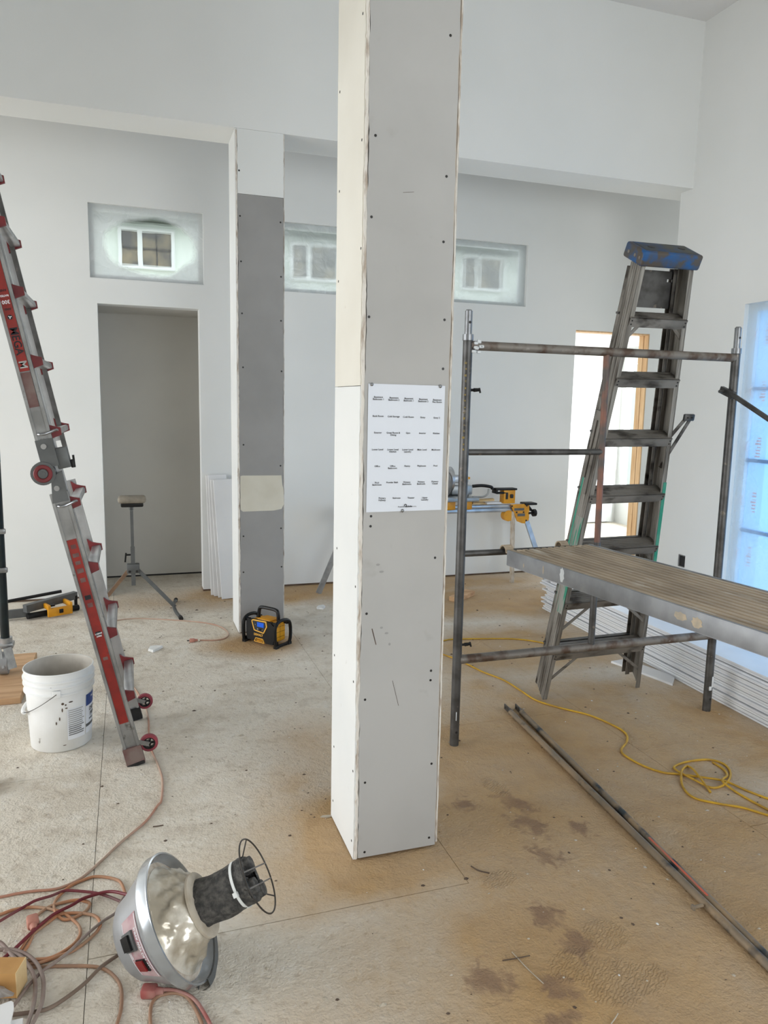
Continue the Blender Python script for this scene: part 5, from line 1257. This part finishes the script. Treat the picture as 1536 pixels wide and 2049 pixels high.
# ================================================================== LOWER LEFT CORNER
p0 = fl(50, 1916, .10); 
bx = thing('cardboard_box', 'small tan cardboard box corner at the lower left edge', 'box', (-.42, 2.08, 0))
a = fl(51, 1915, .085); b = fl(31, 1948, .085)
dv = (b - a); dv.z = 0; dn = dv.normalized(); sx_ = V3((dn.y, -dn.x, 0)); sx_ = sx_ if sx_.x < 0 else -sx_
bmt = frame((a.x, a.y, 0), sx_, dn, (0, 0, 1))
MB().box((0, 0, .012), (.24, dv.length + .0, .085), bmt).build('carton', 'cardboard', bx, smooth=False)
MB().box((-.0015, -.0005, .012), (.0005, dv.length + .0005, .0855), bmt).build('end_flap', 'cardboard_edge', bx, smooth=False)
vs_ = []; pts_px = [(-30, 1985), (-30, 1960), (0, 1965), (12, 1978), (29, 1987), (26, 1993), (8, 1996), (-30, 2002)]
cr = [fl(x, y, .03 + .025 * (k % 2)) for k, (x, y) in enumerate(pts_px)]; ctr = fl(-2, 1982, .075)
o = MB().add([ctr] + cr, [(0, k + 1, (k + 1) % 8 + 1) for k in range(8)]).add([fl(x, y, .004) for x, y in pts_px], [tuple(range(8))]).build('crumpled_paper', M('crumple_grey', (186, 182, 180), (170, 166, 164), rough=.7, scale=10), smooth=False)
tag(rebase(o, fl(-2, 1985)), 'crumpled grey paper scrap beside the cardboard box', 'paper')
q = [fl(x, y, .055) for x, y in [(-40, 2040), (-2, 2012), (22, 2003), (27, 2006), (28, 2018), (20, 2052), (12, 2080), (-40, 2090)]]
o = MB().add([(p.x, p.y, .050) for p in q] + [(p.x, p.y, .056) for p in q], [tuple(range(8)), tuple(range(8, 16))] + [(k, (k + 1) % 8, 8 + (k + 1) % 8, 8 + k) for k in range(8)])
o.box((q[0].x + .02, q[0].y - .02, 0), (q[0].x + .10, q[0].y - .10, .05))
o = o.build('white_lid', 'white_trim', smooth=False); tag(rebase(o, (q[0].x, q[0].y, 0)), 'white rounded plastic lid corner at the bottom left', 'lid')

# ================================================================== SMALL THINGS ON THE FLOOR
def chip(pts_px, th, name, label, mat='plaster_chip'):
    pts = [fl(x, y) for x, y in pts_px]; n_ = len(pts); c = sum(pts, V3()) / n_
    mb = MB().add([(p.x, p.y, .001) for p in pts] + [(c.x + (p.x - c.x) * .93, c.y + (p.y - c.y) * .93, th) for p in pts], [tuple(reversed(range(n_))), tuple(range(n_, 2 * n_))] + [(i, (i + 1) % n_, n_ + (i + 1) % n_, n_ + i) for i in range(n_)])
    o = mb.build(name, mat, smooth=False); tag(rebase(o, (c.x, c.y, 0)), label, 'scrap'); return o
chip([(296, 1303), (300, 1297), (312, 1295), (326, 1296), (318, 1301), (306, 1306)], .016, 'drywall_scrap', 'white drywall scrap on the floor in front of the radio')
chip([(633, 1217), (637, 1214), (647, 1212), (651, 1215), (646, 1220), (634, 1219)], .012, 'drywall_scrap', 'white chip on the floor between column and big pillar')
chip([(640, 1636), (645, 1633), (662, 1632), (664, 1635), (655, 1637)], .004, 'shim_strip', 'thin pale strip sticking out from under the big pillar', 'debris_light')
chip([(1214, 1272), (1224, 1266), (1230, 1270)], .01, 'drywall_scrap', 'tiny scrap on the floor behind the scaffold', 'debris_dark')
def stick(px, label, r=.0016, mat='debris_dark'):
    o = MB().tube(crom([fl(x, y, .003) for x, y in px], 4), r, 6).build('twig', mat); tag(rebase(o, fl(*px[0])), label, 'debris')
stick([(942, 1733), (958, 1742), (979, 1747)], 'dark curved wire bit on the sawdust right of the pillar', .0022)
stick([(306, 1654), (316, 1653), (327, 1651)], 'dark nail on the floor above the vacuum head', .0022)
stick([(1024, 1905), (1055, 1938), (1087, 1968)], 'long straw lying across the boot prints', .0014, 'debris_light')
stick([(1005, 1922), (1030, 1918), (1060, 1912)], 'dark splinter on the sawdust in the foreground', .0016)
stick([(1222, 2049), (1230, 2038), (1236, 2028)], 'pale straw at the bottom edge of the floor', .0016, 'debris_light')
rnd = random.Random(77)
for (nm, mat, cnt, smin, smax) in (('floor_debris', 'debris_dark', 420, .002, .009), ('plaster_crumbs', 'plaster_chip', 220, .0015, .0045), ('dust_clumps', 'debris_light', 300, .003, .010)):
    mb = MB()
    for k in range(cnt):
        x, y = rnd.uniform(-1.2, 3.6), rnd.uniform(1.2, 6.2)
        if y < 2.2 and x > 2.5: continue
        if .7 < x < 1.04 and 2.3 < y < 2.7: continue
        s_ = rnd.uniform(smin, smax) * (1 if rnd.random() < .9 else 1.8); a = rnd.uniform(0, 6.28); e = rnd.uniform(.3, 1)
        pts = [(x + s_ * cos(a + q * 2 * pi / 5) * (1 if q % 2 else .7), y + s_ * e * sin(a + q * 2 * pi / 5), .0004) for q in range(5)]
        mb.add(pts + [(x, y, .0012 + s_ * .35)], [(q, (q + 1) % 5, 5) for q in range(5)])
    o = mb.build(nm, mat, smooth=False); o['kind'] = 'stuff'; tag(o, {'floor_debris': 'dark crumbs scattered over the whole floor', 'plaster_crumbs': 'white plaster crumbs scattered over the floor', 'dust_clumps': 'pale sawdust clumps scattered over the floor'}[nm], 'debris')
